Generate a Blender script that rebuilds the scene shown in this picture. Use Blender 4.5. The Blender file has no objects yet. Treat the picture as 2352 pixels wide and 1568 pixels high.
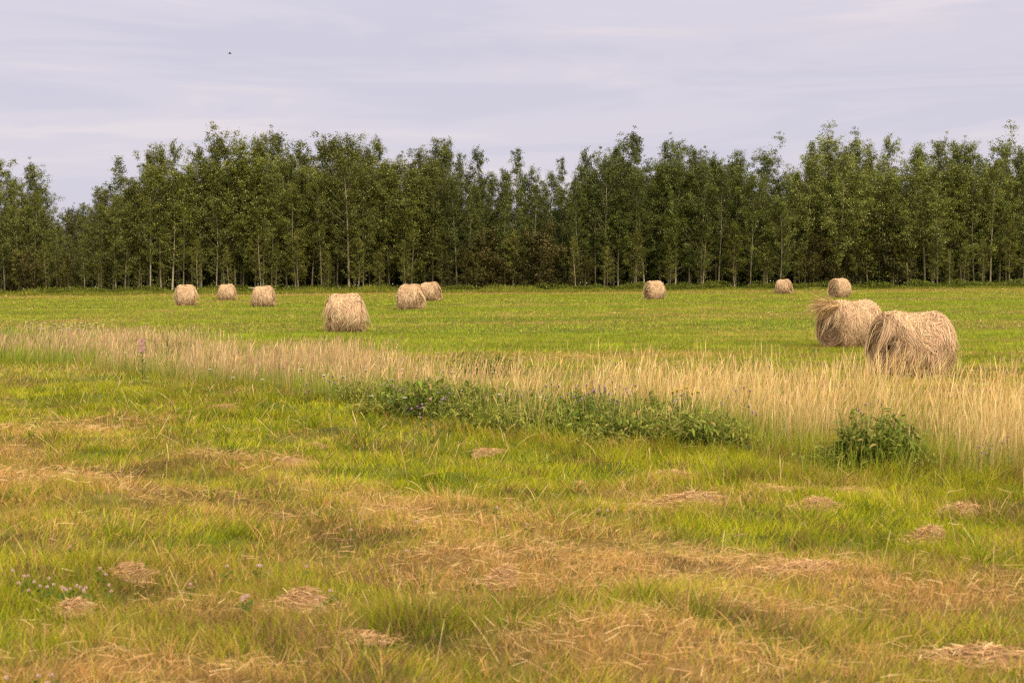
import bpy, math
import numpy as np
from mathutils import Matrix, Vector

R = np.random.default_rng(7)
sc = bpy.context.scene
COL = sc.collection
PI = math.pi

# ------------------------------------------------------------------ camera
# photo measured on a 2352 x 1568 copy: horizon at v=620 in the middle, tilted; 50 mm lens on 36 mm
F, CU, CV, HC = 3267.0, 1176.0, 784.0, 2.0
PITCH, ROLL = math.atan(164.0 / F), math.radians(0.414)
_f = np.array([0, math.cos(PITCH), -math.sin(PITCH)])
_r0 = np.array([1.0, 0, 0]); _u0 = np.array([0, math.sin(PITCH), math.cos(PITCH)])
_r = _r0 * math.cos(ROLL) - _u0 * math.sin(ROLL)
_u = _u0 * math.cos(ROLL) + _r0 * math.sin(ROLL)
CAM = np.array([0, 0, HC])

def gp(u, v, z=0.0):
    """point of the level z that the photo shows at (u, v)"""
    d = _f + (u - CU) / F * _r + (CV - v) / F * _u
    t = (z - HC) / d[2]
    return CAM + d * t

def px(X, Y, Z=0.0):
    P = np.stack(np.broadcast_arrays(np.asarray(X, float), np.asarray(Y, float), np.asarray(Z, float)), -1) - CAM
    w = P @ _f
    w = np.where(w < 0.5, 0.5, w)
    return CU + F * (P @ _r) / w, CV - F * (P @ _u) / w

def at_depth(u, v, Y):
    d = _f + (u - CU) / F * _r + (CV - v) / F * _u
    return CAM + d * (Y / d[1])

cam_d = bpy.data.cameras.new("camera"); cam = bpy.data.objects.new("camera", cam_d); COL.objects.link(cam)
cam_d.lens, cam_d.sensor_width, cam_d.clip_end = 50, 36, 3000
M = Matrix.Identity(4)
for i in range(3):
    M[i][0], M[i][1], M[i][2], M[i][3] = _r[i], _u[i], -_f[i], CAM[i]
cam.matrix_world = M
cam_d.dof.use_dof = True; cam_d.dof.focus_distance = 38; cam_d.dof.aperture_fstop = 4.0
sc.camera = cam

# ------------------------------------------------------------------ noise
TAB = [np.random.default_rng(100 + i).random((256, 256)) for i in range(12)]

def vn(x, y, k=0):
    x = np.asarray(x, float); y = np.asarray(y, float)
    xi = np.floor(x).astype(int); yi = np.floor(y).astype(int)
    fx = x - xi; fy = y - yi
    fx = fx * fx * (3 - 2 * fx); fy = fy * fy * (3 - 2 * fy)
    T = TAB[k % 12]; a = xi & 255; b = (xi + 1) & 255; c = yi & 255; d = (yi + 1) & 255
    return (T[a, c] * (1 - fx) + T[b, c] * fx) * (1 - fy) + (T[a, d] * (1 - fx) + T[b, d] * fx) * fy

def fbm(x, y, k=0, o=3):
    s = 0; a = 1.0; n = 0
    for i in range(o):
        s = s + a * vn(x * 2 ** i, y * 2 ** i, k + i); n += a; a *= 0.55
    return s / n

def smooth(a, b, x):
    t = np.clip((x - a) / (b - a), 0, 1)
    return t * t * (3 - 2 * t)

# ------------------------------------------------------------------ lie of the land
def gz(X, Y):
    X = np.asarray(X, float); Y = np.asarray(Y, float)
    s = X * 0.66 - Y * 0.75; t = X * 0.75 + Y * 0.66      # along / across the uncut strip
    near = 1 - smooth(16, 40, Y)
    z = near * (0.30 * (fbm(s / 2.6, t / 0.9, 3, 3) - 0.5) + 0.10 * (vn(X / 0.7, Y / 0.5, 5) - 0.5))
    z = z + (1 - near) * 0.10 * (vn(X / 6, Y / 5, 6) - 0.5) * smooth(6, 40, Y)
    return z

# strip of uncut grass, its front and back foot in photo coordinates
FR = np.array([(-700, 800), (-200, 830), (0, 840), (200, 852), (400, 875), (600, 905), (800, 935), (950, 962), (1100, 985), (1300, 1008), (1500, 1030), (1700, 1040), (1900, 1070), (2100, 1090), (2352, 1128), (3100, 1230)], float)
BK = np.array([(-700, 750), (-200, 765), (0, 776), (200, 793), (400, 804), (560, 846), (700, 840), (800, 832), (1000, 878), (1200, 903), (1500, 908), (1700, 926), (1900, 966), (2100, 986), (2352, 1006), (3100, 1080)], float)

def strip_w(X, Y):
    """0 outside the uncut strip, 1 inside; second value 0 at the back edge .. 1 at the front"""
    u, v = px(X, Y)
    fr = np.interp(u, FR[:, 0], FR[:, 1]); bk = np.interp(u, BK[:, 0], BK[:, 1])
    q = (v - bk) / (fr - bk) + (fbm(X / 1.1, Y / 1.1, 8, 2) - 0.5) * 0.35
    return smooth(-0.10, 0.12, q) * (1 - smooth(0.90, 1.05, q)), q

# patches seen in the photo: u, v, ru, rv, dryness change, height change
PATCH = [
    (250, 905, 330, 40, -.55, .1), (560, 960, 260, 45, -.5, .15), (1000, 1015, 260, 30, -.5, .15), (1480, 1050, 330, 28, -.45, .1),
    (1700, 1098, 110, 24, -.8, .5), (2230, 1120, 260, 60, -.6, .35), (2010, 1230, 340, 60, -.5, .2), (1300, 1075, 150, 24, -.4, .1),
    (260, 1310, 300, 55, -.45, .15), (520, 1240, 160, 30, -.4, .1), (60, 1400, 150, 80, -.4, .15), (1250, 1130, 160, 20, -.35, 0),
    (560, 1120, 90, 20, -.4, .1), (380, 1020, 150, 25, -.3, 0), (960, 1415, 120, 28, -.75, .5), (700, 1180, 110, 22, -.4, .1),
    (60, 1130, 300, 40, .45, 0), (430, 1150, 200, 30, .35, 0), (900, 1180, 260, 40, .5, .05), (1050, 1300, 330, 35, .55, 0),
    (1260, 1355, 260, 40, .5, 0), (1450, 1490, 330, 55, .5, .05), (2170, 1505, 330, 45, .7, 0), (330, 1545, 330, 22, .9, .3),
    (1800, 1430, 260, 35, .45, 0), (1650, 1325, 240, 35, .35, -.1), (60, 1000, 200, 18, .3, 0), (650, 1055, 120, 15, .35, 0),
    (1900, 1330, 220, 20, .3, 0), (1700, 1250, 160, 20, .3, 0), (2150, 1380, 260, 25, .3, 0), (420, 1420, 160, 30, -.2, .2),
    (620, 1470, 160, 30, -.15, .2), (1480, 1400, 60, 25, -.6, .4), (1600, 1440, 70, 25, -.6, .4), (1180, 1210, 110, 20, .3, 0),
]
DARK = [(960, 1440, 150, 40, .8), (880, 1310, 140, 22, .5), (1130, 1470, 170, 32, .6), (640, 1440, 150, 40, .5), (1640, 1300, 140, 20, .4), (420, 1430, 180, 50, .4), (250, 1130, 150, 20, .3), (1960, 1590, 200, 20, .4)]

def zone(X, Y):
    """dryness 0..1, share of brown dead matter 0..1, height factor"""
    u, v = px(X, Y)
    s = X * 0.66 - Y * 0.75; t = X * 0.75 + Y * 0.66
    far = smooth(22, 34, Y)
    dn = 0.37 + 1.6 * (fbm(s / 2.2, t / 0.75, 0, 4) - 0.5) + 0.35 * (fbm(X / 5, Y / 6, 4, 2) - 0.5) + .75 * (fbm(X / .55, Y / .5, 7, 3) - .5)
    df = 0.10 + 1.7 * (fbm(X / 9, Y / 1.7, 2, 4) - 0.5) + 0.55 * (fbm(X / 22, Y / 9, 7, 2) - 0.5) + 0.12 * smooth(90, 125, Y)
    dry = dn * (1 - far) + df * far
    hf = 0.36 + 1.25 * fbm(X / 0.55, Y / 0.45, 9, 3)
    for (a, b, ra, rb, dd, hh) in PATCH:
        g = np.exp(-(((u - a) / ra) ** 2 + ((v - b) / rb) ** 2))
        dry = dry + dd * g * (1 - far); hf = hf + hh * g
    brown = 0.16 + 0.85 * smooth(.55, .8, fbm(s / 1.2, t / 0.5, 5, 3)) * (1 - far)
    for (a, b, ra, rb, k) in DARK:
        brown = brown + k * np.exp(-(((u - a) / ra) ** 2 + ((v - b) / rb) ** 2))
    dry = dry + (1 - far) * (.03 * smooth(1230, 1400, v) + .09 * smooth(1280, 1450, v) * smooth(900, 1500, u))
    dry = dry + far *   .34 * smooth(.58, .74, fbm(X / 6, Y / 1.1, 10, 3))
    edge = np.exp(-((Y - 124.5) / 2.0) ** 2) * (0.45 + 0.5 * vn(X / 6, Y / 3, 1))       # raked hay along the wood
    dry = dry + edge
    return np.clip(dry, 0.02, 0.97), np.clip(brown, 0, .9), hf

# ------------------------------------------------------------------ mesh helpers
def mesh_from(name, co, quads=None, tris=None, col=None, mat=None, smooth_f=False):
    me = bpy.data.meshes.new(name)
    co = np.ascontiguousarray(co, np.float32).reshape(-1, 3)
    q = np.zeros((0, 4), np.int32) if quads is None else np.asarray(quads, np.int32)
    t = np.zeros((0, 3), np.int32) if tris is None else np.asarray(tris, np.int32)
    me.vertices.add(len(co)); me.vertices.foreach_set("co", co.ravel())
    li = np.concatenate([q.ravel(), t.ravel()]).astype(np.int32)
    me.loops.add(len(li)); me.loops.foreach_set("vertex_index", li)
    n = len(q) + len(t)
    me.polygons.add(n)
    ls = np.concatenate([np.arange(len(q)) * 4, len(q) * 4 + np.arange(len(t)) * 3]).astype(np.int32)
    me.polygons.foreach_set("loop_start", ls)
    if smooth_f:
        me.polygons.foreach_set("use_smooth", np.ones(n, bool))
    if col is not None:
        a = me.attributes.new("tint", "FLOAT_COLOR", "POINT")
        c = np.ones((len(co), 4), np.float32); c[:, :3] = np.asarray(col, np.float32).reshape(-1, 3)
        a.data.foreach_set("color", c.ravel())
    me.update(calc_edges=True)
    if mat: me.materials.append(mat)
    return me

class Buf:
    def __init__(s): s.co = []; s.q = []; s.t = []; s.c = []; s.n = 0
    def add(s, co, q=None, t=None, c=None):
        co = np.asarray(co, float).reshape(-1, 3)
        s.co.append(co)
        if q is not None and len(q): s.q.append(np.asarray(q) + s.n)
        if t is not None and len(t): s.t.append(np.asarray(t) + s.n)
        s.c.append(np.broadcast_to(np.asarray(c if c is not None else (1, 1, 1), float), co.shape) if np.ndim(c) < 2 else np.asarray(c).reshape(-1, 3))
        s.n += len(co)
    def mesh(s, name, mat, smooth_f=False):
        return mesh_from(name, np.concatenate(s.co), np.concatenate(s.q) if s.q else None, np.concatenate(s.t) if s.t else None, np.concatenate(s.c), mat, smooth_f)

def ribbons(C, S, W):
    """C (N,K,3) centre lines, S (N,3) or (N,K,3) side vectors, W (N,K) half widths -> verts, quads"""
    N, K, _ = C.shape
    if S.ndim == 2: S = S[:, None, :]
    o = S * W[:, :, None]
    V = np.stack([C - o, C + o], 2).reshape(-1, 3)
    b = (np.arange(N) * K * 2)[:, None] + (np.arange(K - 1) * 2)[None]
    q = np.stack([b, b + 1, b + 3, b + 2], -1).reshape(-1, 4)
    return V, q

def tube(P, rad, n=6, cap=False):
    """P (K,3), rad (K) -> verts, quads"""
    P = np.asarray(P, float); K = len(P)
    T = np.gradient(P, axis=0); T /= np.linalg.norm(T, axis=1)[:, None] + 1e-9
    a = np.where(np.abs(T[:, 2:3]) > 0.9, np.array([[1.0, 0, 0]]), np.array([[0, 0, 1.0]]))
    A = np.cross(T, a); A /= np.linalg.norm(A, axis=1)[:, None] + 1e-9
    B = np.cross(T, A)
    th = np.arange(n) / n * 2 * PI
    V = P[:, None] + np.asarray(rad)[:, None, None] * (A[:, None] * np.cos(th)[None, :, None] + B[:, None] * np.sin(th)[None, :, None])
    i = np.arange(K - 1)[:, None] * n; j = np.arange(n)[None]
    q = np.stack([i + j, i + (j + 1) % n, i + n + (j + 1) % n, i + n + j], -1).reshape(-1, 4)
    return V.reshape(-1, 3), q

def ball(c, r, n=6, m=4, sz=1.0):
    ph = np.linspace(0.15, PI - 0.15, m); th = np.arange(n) / n * 2 * PI
    V = np.stack([np.sin(ph)[:, None] * np.cos(th), np.sin(ph)[:, None] * np.sin(th), sz * np.cos(ph)[:, None] * np.ones(n)], -1).reshape(-1, 3) * r + np.asarray(c)
    i = np.arange(m - 1)[:, None] * n; j = np.arange(n)[None]
    q = np.stack([i + j, i + n + j, i + n + (j + 1) % n, i + (j + 1) % n], -1).reshape(-1, 4)
    V = np.concatenate([V, [np.asarray(c) + (0, 0, r * sz), np.asarray(c) - (0, 0, r * sz)]])
    t = [(m * n, k, (k + 1) % n) for k in range(n)] + [(m * n + 1, (m - 1) * n + (k + 1) % n, (m - 1) * n + k) for k in range(n)]
    return V, q, np.array(t)

def rnd_dir(n, zs=1.0, rg=R):
    v = rg.normal(size=(n, 3)); v[:, 2] *= zs
    return v / (np.linalg.norm(v, axis=1)[:, None] + 1e-9)

def leaves(P, size, rg, up=0.6, asp=0.8, droop=0.0):
    """rhombic leaves at P (N,3)"""
    n = len(P)
    N = rnd_dir(n, 1, rg) + np.array([0.1, -0.25, up]); N /= np.linalg.norm(N, axis=1)[:, None]
    A = np.cross(N, rnd_dir(n, 1, rg)); A[:, 2] -= droop; A /= np.linalg.norm(A, axis=1)[:, None] + 1e-9
    B = np.cross(N, A)
    L = (size * rg.uniform(.7, 1.25, n))[:, None]
    V = np.stack([P - A * L * .5, P + B * L * .5 * asp + N * L * .06, P + A * L * .5, P - B * L * .5 * asp + N * L * .06], 1).reshape(-1, 3)
    return V, np.arange(n * 4).reshape(-1, 4)

def pal(n, table, probs, jit=0.12, rg=R):
    T = np.array(table, float); k = rg.choice(len(T), n, p=np.array(probs) / sum(probs))
    c = T[k] * rg.uniform(1 - jit, 1 + jit, (n, 1)) * rg.uniform(1 - jit * .4, 1 + jit * .4, (n, 3))
    return c

# ------------------------------------------------------------------ objects
def link(name, me, parent=None, loc=None):
    o = bpy.data.objects.new(name, me); COL.objects.link(o)
    if parent is not None: o.parent = parent
    if loc is not None: o.location = loc
    return o

def tag(o, label=None, cat=None, group=None, kind=None):
    if label: o["label"] = label
    if cat: o["category"] = cat
    if group: o["group"] = group
    if kind: o["kind"] = kind
    return o

def thing(name, loc, label, cat, group=None, rz=0.0):
    o = bpy.data.objects.new(name, None); COL.objects.link(o)
    o.location = [float(c) for c in loc]; o.rotation_euler = (0, 0, rz); o.empty_display_size = .2
    return tag(o, label, cat, group)

# ------------------------------------------------------------------ materials
def veg_mat(name, trans=0.35, rough=0.55, spec=0.25, use_obj=False, noise=0.0):
    m = bpy.data.materials.new(name); m.use_nodes = True
    nt = m.node_tree; N = nt.nodes; N.clear()
    out = N.new("ShaderNodeOutputMaterial"); p = N.new("ShaderNodeBsdfPrincipled")
    at = N.new("ShaderNodeAttribute"); at.attribute_name = "tint"
    col = at.outputs["Color"]
    if use_obj:
        oi = N.new("ShaderNodeObjectInfo"); mx = N.new("ShaderNodeMix"); mx.data_type = "RGBA"; mx.blend_type = "MULTIPLY"
        mx.inputs["Factor"].default_value = 1
        nt.links.new(col, mx.inputs["A"]); nt.links.new(oi.outputs["Color"], mx.inputs["B"]); col = mx.outputs["Result"]
    if noise:
        tc = N.new("ShaderNodeTexCoord"); nz = N.new("ShaderNodeTexNoise"); nz.inputs["Scale"].default_value = noise
        nz.inputs["Detail"].default_value = 4
        mr = N.new("ShaderNodeMapRange"); mr.inputs["From Min"].default_value = .3; mr.inputs["From Max"].default_value = .7
        mr.inputs["To Min"].default_value = .55; mr.inputs["To Max"].default_value = 1.25
        nt.links.new(tc.outputs["Object"], nz.inputs["Vector"]); nt.links.new(nz.outputs["Fac"], mr.inputs["Value"])
        vm = N.new("ShaderNodeVectorMath"); vm.operation = "SCALE"
        nt.links.new(col, vm.inputs[0]); nt.links.new(mr.outputs["Result"], vm.inputs["Scale"]); col = vm.outputs["Vector"]
    nt.links.new(col, p.inputs["Base Color"])
    p.inputs["Roughness"].default_value = rough; p.inputs["Specular IOR Level"].default_value = spec
    if trans > 0:
        t = N.new("ShaderNodeBsdfTranslucent"); mix = N.new("ShaderNodeMixShader"); mix.inputs["Fac"].default_value = trans
        nt.links.new(col, t.inputs["Color"]); nt.links.new(p.outputs[0], mix.inputs[1]); nt.links.new(t.outputs[0], mix.inputs[2])
        nt.links.new(mix.outputs[0], out.inputs["Surface"])
    else:
        nt.links.new(p.outputs[0], out.inputs["Surface"])
    return m

M_GRASS = veg_mat("grass_blades", .40, .7, .08)
M_DRY = veg_mat("dry_stalks", .25, .6, .12)
M_HAY = veg_mat("hay_strands", .15, .6, .15)
M_CORE = veg_mat("hay_packed", 0, .9, .05, noise=14)
M_LEAF = veg_mat("aspen_leaves", .14, .45, .25, use_obj=True)
M_WEED = veg_mat("weed_leaves", .35, .6, .12)
M_BARK = veg_mat("bark", 0, .85, .15, noise=3.5, use_obj=True)
M_FLOWER = veg_mat("petals", .2, .6, .2)
M_TWINE = veg_mat("twine", 0, .6, .3)
M_BIRD = veg_mat("feathers", 0, .8, .2, noise=20)
M_SOIL = veg_mat("field_soil", 0, .95, .05, noise=6)

# ------------------------------------------------------------------ ground
def axis(parts):
    a = [np.arange(p0, p1, st) for (p0, p1, st) in parts]
    return np.concatenate(a + [[parts[-1][1]]])
ys = axis([(-120, -20, 20), (-20, 4, 3), (4, 22, .14), (22, 45, .5), (45, 135, 2.5), (135, 200, 8), (200, 1500, 100)])
xs = axis([(-1200, -120, 90), (-120, -40, 8), (-40, -12, 1.0), (-12, 12, .16), (12, 40, 1.0), (40, 120, 8), (120, 1200, 90)])
GX, GY = np.meshgrid(xs, ys)
GZ = gz(GX, GY) * ((np.abs(GX) < 60) & (GY > 0) & (GY < 140))
dry, brn, hf = zone(GX.ravel(), GY.ravel())
soil = np.array([.09, .115, .018])[None] * (1 - dry[:, None]) + np.array([.20, .125, .05])[None] * dry[:, None]
soil = soil * (1 - .4 * brn[:, None])
ny, nx = GX.shape
ii = (np.arange(ny - 1)[:, None] * nx + np.arange(nx - 1)[None])
gq = np.stack([ii, ii + 1, ii + 1 + nx, ii + nx], -1).reshape(-1, 4)
ground = link("ground", mesh_from("ground", np.stack([GX, GY, GZ], -1), gq, None, soil, M_SOIL, True))
tag(ground, "mown hay field with patches of stubble", None, None, "structure")

# ------------------------------------------------------------------ short grass
G_T = [(.39, .43, .018), (.31, .375, .017), (.18, .24, .014), (.47, .45, .045)]
D_T = [(.80, .49, .20), (.70, .40, .16), (.48, .265, .11), (.86, .60, .28)]
B_T = [(.27, .155, .075), (.14, .09, .036), (.36, .205, .11)]

def scatter(d0, d1, dens, rg):
    f = lambda d: .84 * d + 3.4
    n = int(dens * (f(d0) + f(d1)) / 2 * (d1 - d0))
    y = rg.uniform(d0, d1, int(n * 1.5)); y = y[rg.random(len(y)) < f(y) / f(d1)][:n]
    x = rg.uniform(-.5, .5, len(y)) * f(y)
    return x, y

gb = Buf()
BANDS = [(5.9, 10, 4200, 3, .0020, .098), (10, 16, 2500, 3, .0026, .098), (16, 25, 1200, 3, .0037, .098), (25, 45, 400, 2, .0065, .10), (45, 80, 120, 2, .012, .09), (80, 131, 54, 2, .020, .09)]
for (d0, d1, dens, K, w, h) in BANDS:
    X, Y = scatter(d0, d1, dens, R)
    n = len(X)
    dry, brn, hf = zone(X, Y); sw, q = strip_w(X, Y)
    # tufting: drop blades out of thin spots
    keep = R.random(n) < .3 * (1 - smooth(20, 40, Y)) + .5 * smooth(20, 40, Y) + .95 * fbm(X / .35, Y / .35, 6, 2)
    X, Y, dry, brn, hf, sw, q = X[keep], Y[keep], dry[keep], brn[keep], hf[keep], sw[keep], q[keep]; n = len(X)
    r = R.random(n)
    isd = R.random(n) < dry * .92
    isb = R.random(n) < brn * .72
    c = pal(n, G_T, [4, 4, 2.2, 1.3], .2)
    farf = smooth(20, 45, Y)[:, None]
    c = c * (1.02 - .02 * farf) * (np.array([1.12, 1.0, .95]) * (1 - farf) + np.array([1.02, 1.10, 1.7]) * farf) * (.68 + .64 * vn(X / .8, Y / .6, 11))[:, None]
    c[isd] = pal(isd.sum(), D_T, [3, 3, 2, 1], .2)
    c[isb] = pal(isb.sum(), B_T, [1, 1, 1], .2)
    # a grass stand of middling dryness is yellow green rather than a plain mix
    c = c * (1 - .25 * dry[:, None]) + np.array([.52, .42, .13]) * .25 * dry[:, None]
    u_, v_ = px(X, Y); lush = smooth(.92, 1.0, q) * (1 - smooth(1.12, 1.4, q)) * smooth(780, 950, u_) * (1 - smooth(2150, 2352, u_))
    hf = hf + 1.3 * lush * fbm(X / .4, Y / .4, 2, 2)
    L = h * hf * R.uniform(.55, 1.45, n) * np.where(isd, .8, 1.0) * (1 + .5 * sw)
    az = 9.0 * fbm(X / 1.1, Y / 1.1, 4, 2) + R.normal(0, 1.5, n); lean = R.uniform(.03, .6, n) * np.where(isd, 1.2, 1.0)
    wind = .15
    D = np.stack([np.cos(az) * lean + wind, np.sin(az) * lean, np.ones(n)], 1); D /= np.linalg.norm(D, axis=1)[:, None]
    Pz = gz(X, Y) - .012
    P0 = np.stack([X, Y, Pz], 1)
    bend = np.stack([np.cos(az), np.sin(az), -.55 * np.ones(n)], 1) * (L * R.uniform(.1, .5, n))[:, None]
    ts = np.linspace(0, 1, K)
    C = P0[:, None] + D[:, None] * (L[:, None] * ts)[:, :, None] + bend[:, None] * (ts ** 2)[None, :, None]
    sa = R.uniform(0, 2 * PI, n)
    S = np.stack([np.cos(sa), np.sin(sa), np.zeros(n)], 1)
    S = S * np.array([1, .6, 1])
    W = w * R.uniform(.6, 1.4, n)[:, None] * np.interp(ts, [0, .5, 1], [1, .85, .12])[None]
    V, qd = ribbons(C, S, W)
    cv = np.repeat(c, K * 2, 0)
    gb.add(V, qd, None, cv)
# tussocks and single bent stems that the mower left
TUS = [gp(a, b)[:2] for (a, b) in [(960, 1425), (930, 1410), (1000, 1420), (905, 1430), (1700, 1100), (1680, 1104), (1725, 1098), (1650, 1106), (1480, 1400), (1600, 1445), (1575, 1452), (1630, 1440), (640, 1240), (1250, 1150), (1290, 1215), (1960, 1200), (2030, 1205), (1860, 1210), (380, 1290), (300, 1250), (1180, 1390), (1760, 1480), (1960, 1440), (2250, 1300), (2280, 1180), (560, 1130), (100, 1290)]]
TUS += [(x_, y_) for x_, y_ in zip(*scatter(6, 24, 2.1, R))]
n = len(TUS); T0 = np.repeat(np.array(TUS), 46, 0); big = np.repeat(np.concatenate([np.full(27, 1.25), R.uniform(.6, 1.1, n - 27)]), 46)
dry_t = np.repeat(zone(np.array(TUS)[:, 0], np.array(TUS)[:, 1])[0] * R.uniform(.3, 1.2, n), 46)
m = len(T0); ang = R.uniform(0, 2 * PI, m); rr = np.abs(R.normal(0, .075, m)) * big
X = T0[:, 0] + rr * np.cos(ang) * 1.3; Y = T0[:, 1] + rr * np.sin(ang)
L = .19 * big * R.uniform(.5, 1.3, m) * (1 - 1.2 * np.clip(rr, 0, .3)); lean = .15 + rr * 3.2 + np.abs(R.normal(0, .12, m))
D = np.stack([np.cos(ang) * lean + .12, np.sin(ang) * lean, np.ones(m)], 1); D /= np.linalg.norm(D, axis=1)[:, None]
ts = np.linspace(0, 1, 4)
C = np.stack([X, Y, gz(X, Y) - .01], 1)[:, None] + D[:, None] * (L[:, None] * ts)[:, :, None] + np.stack([np.cos(ang), np.sin(ang), -.5 * np.ones(m)], 1)[:, None] * (L * R.uniform(.1, .45, m))[:, None, None] * (ts ** 2.2)[None, :, None]
sa = R.uniform(0, 2 * PI, m)
V, qd = ribbons(C, np.stack([np.cos(sa), np.sin(sa), np.zeros(m)], 1), (np.clip(Y * .00026, .002, .005) * R.uniform(.6, 1.4, m))[:, None] * np.array([1, .95, .7, .1])[None])
c = pal(m, [(.19, .25, .016), (.12, .165, .014), (.28, .32, .02), (.22, .19, .03)], [3, 2.5, 2, 1.2], .18)
isd = R.random(m) < dry_t; c[isd] = pal(isd.sum(), D_T, [2, 3, 2, 1], .2)
gb.add(V, qd, None, np.repeat(c, 8, 0))
X, Y = scatter(6, 30, 9, R); m = len(X); ang = R.normal(.3, 1.0, m) + PI * (R.random(m) < .35)
L = R.uniform(.14, .42, m); ts = np.linspace(0, 1, 6); el = R.uniform(.35, 1.4, m)
C = np.stack([X, Y, gz(X, Y)], 1)[:, None] + np.stack([np.cos(ang) * np.cos(el), np.sin(ang) * np.cos(el) * .6, np.sin(el)], 1)[:, None] * (L[:, None] * ts)[:, :, None]
C[:, :, 2] -= (L * R.uniform(0, .35, m))[:, None] * ts ** 2.4
sa = R.uniform(0, 2 * PI, m)
V, qd = ribbons(C, np.stack([np.cos(sa), np.sin(sa), np.zeros(m)], 1), (np.clip(Y * .00018, .0013, .0035) * R.uniform(.7, 1.4, m))[:, None] * np.array([1, .9, .8, .8, 1.3, .4])[None])
gb.add(V, qd, None, np.repeat(pal(m, [(.80, .60, .32), (.66, .52, .22), (.50, .46, .14)], [3, 2, 1.4], .15), 12, 0))
tag(link("grass", gb.mesh("grass", M_GRASS)), "short mown meadow grass, green mixed with straw coloured patches", None, None, "stuff")

# ------------------------------------------------------------------ cut straw lying about
lb = Buf()
for (d0, d1, dens, w, l) in [(5.9, 10, 620, .0012, .105), (10, 18, 300, .0017, .11), (18, 30, 80, .0034, .13), (30, 60, 22, .005, .13), (60, 128, 5, .009, .16)]:
    X, Y = scatter(d0, d1, dens, R)
    dry, brn, hf = zone(X, Y); sw, q = strip_w(X, Y)
    k = R.random(len(X)) < (.75 * smooth(.42, .95, dry) + .02) * (1 - sw)
    X, Y = X[k], Y[k]; n = len(X)
    az = R.uniform(0, 2 * PI, n)
    L = l * R.uniform(.4, 1.5, n)
    el = np.abs(R.normal(0, .22, n))
    D = np.stack([np.cos(az) * np.cos(el), np.sin(az) * np.cos(el), np.sin(el)], 1)
    P0 = np.stack([X, Y, gz(X, Y) + R.uniform(.015, .09, n)], 1)
    ts = np.linspace(0, 1, 3)
    C = P0[:, None] + D[:, None] * (L[:, None] * ts)[:, :, None]
    C[:, :, 2] += np.sin(ts * PI)[None] * (L * R.uniform(-.03, .06, n))[:, None]
    S = np.cross(D, rnd_dir(n)); S /= np.linalg.norm(S, axis=1)[:, None] + 1e-9
    W = w * R.uniform(.6, 1.4, n)[:, None] * np.array([1, 1, .5])[None]
    V, qd = ribbons(C, S, W)
    lb.add(V, qd, None, np.repeat(pal(n, [(.70, .45, .23), (.58, .355, .18), (.40, .235, .125), (.80, .60, .34)], [3, 3, 2, .9], .15), 6, 0))
tag(link("loose_straw", lb.mesh("loose_straw", M_HAY)), "loose cut straw scattered over the mown field", None, None, "stuff")

# ------------------------------------------------------------------ tall dry grass of the strip
def stalks(X, Y, h, w, cols, base_cols, rg, headw=2.0, wind=.12):
    n = len(X)
    az = rg.uniform(0, 2 * PI, n); lean = np.abs(rg.normal(0, .16, n))
    D = np.stack([np.cos(az) * lean + wind * rg.uniform(-.3, 1, n), np.sin(az) * lean, np.ones(n)], 1); D /= np.linalg.norm(D, axis=1)[:, None]
    ts = np.array([0, .4, .74, .87, 1.0])
    P0 = np.stack([X, Y, gz(X, Y) - .02], 1)
    bend = np.stack([np.cos(az) * .6 + .25, np.sin(az) * .6, -.3 * np.ones(n)], 1) * (h * rg.uniform(.0, .28, n))[:, None]
    C = P0[:, None] + D[:, None] * (h[:, None] * ts)[:, :, None] + bend[:, None] * (ts ** 2.5)[None, :, None]
    sa = rg.uniform(0, 2 * PI, n); S = np.stack([np.cos(sa), np.sin(sa) * .5, np.zeros(n)], 1)
    hw = rg.uniform(.5, 1.4, n) * headw
    W = w[:, None] * np.stack([np.ones(n), np.ones(n) * .8, .7 + 0 * hw, hw, .25 * hw], 1)
    V, qd = ribbons(C, S, W)
    mixv = np.interp(ts, [0, .25, .6, 1], [1, .75, .12, 0])
    cc = cols[:, None] * (1 - mixv[None, :, None]) + base_cols[:, None] * mixv[None, :, None]
    return V, qd, np.repeat(cc.reshape(-1, 3), 2, 0)

tb = Buf()
X = R.uniform(-26, 14, 700000); Y = R.uniform(11, 56, 700000)
u, v = px(X, Y); sw, q = strip_w(X, Y)
inside = (u > -500) & (u < 2850)
forb = smooth(790, 900, u) * (1 - smooth(1600, 1760, u)) * smooth(.40, .60, q)     # the leafy foot of the strip
forb = np.maximum(forb, np.exp(-(((u - 2010) / 130) ** 2 + ((v - 1055) / 28) ** 2)) * .8)
tuft = .16 + 1.35 * smooth(.3, .75, fbm(X / .6, Y / .6, 1, 3))
tuft = tuft * (.45 + .8 * smooth(.3, .7, vn(X / 1.6, Y / 1.6, 5)) + .45 * smooth(1300, 1700, u))
edge_back = 1 - .45 * (1 - smooth(0, .35, q))
leftgreen = np.exp(-((u - 20) / 130) ** 2) * (1 - smooth(.25, .6, q))
foot = .5 * smooth(.8, 1.0, q) * smooth(1500, 1750, u)
dens = sw * tuft * edge_back * (1 - .72 * forb) * (1 - .7 * leftgreen) * (1 - .6 * foot)
base = np.interp(u, [0, 700, 1300, 2352], [190, 260, 350, 450])           # stalks per square metre
k = inside & (R.random(len(X)) < np.clip(dens, 0, 2.0) * base / 388.0)
X, Y, u, q = X[k], Y[k], u[k], q[k]; n = len(X)
hgt = np.interp(u, [0, 600, 1000, 1500, 2000, 2352], [.52, .60, .58, .70, .78, .82]) * (.62 + .62 * R.random(n) ** 1.3) * (.58 + .85 * fbm(X / .8, Y / .8, 10, 3))
wd = np.clip(Y * .00012, .0018, .0055) * R.uniform(.7, 1.3, n)
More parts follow.
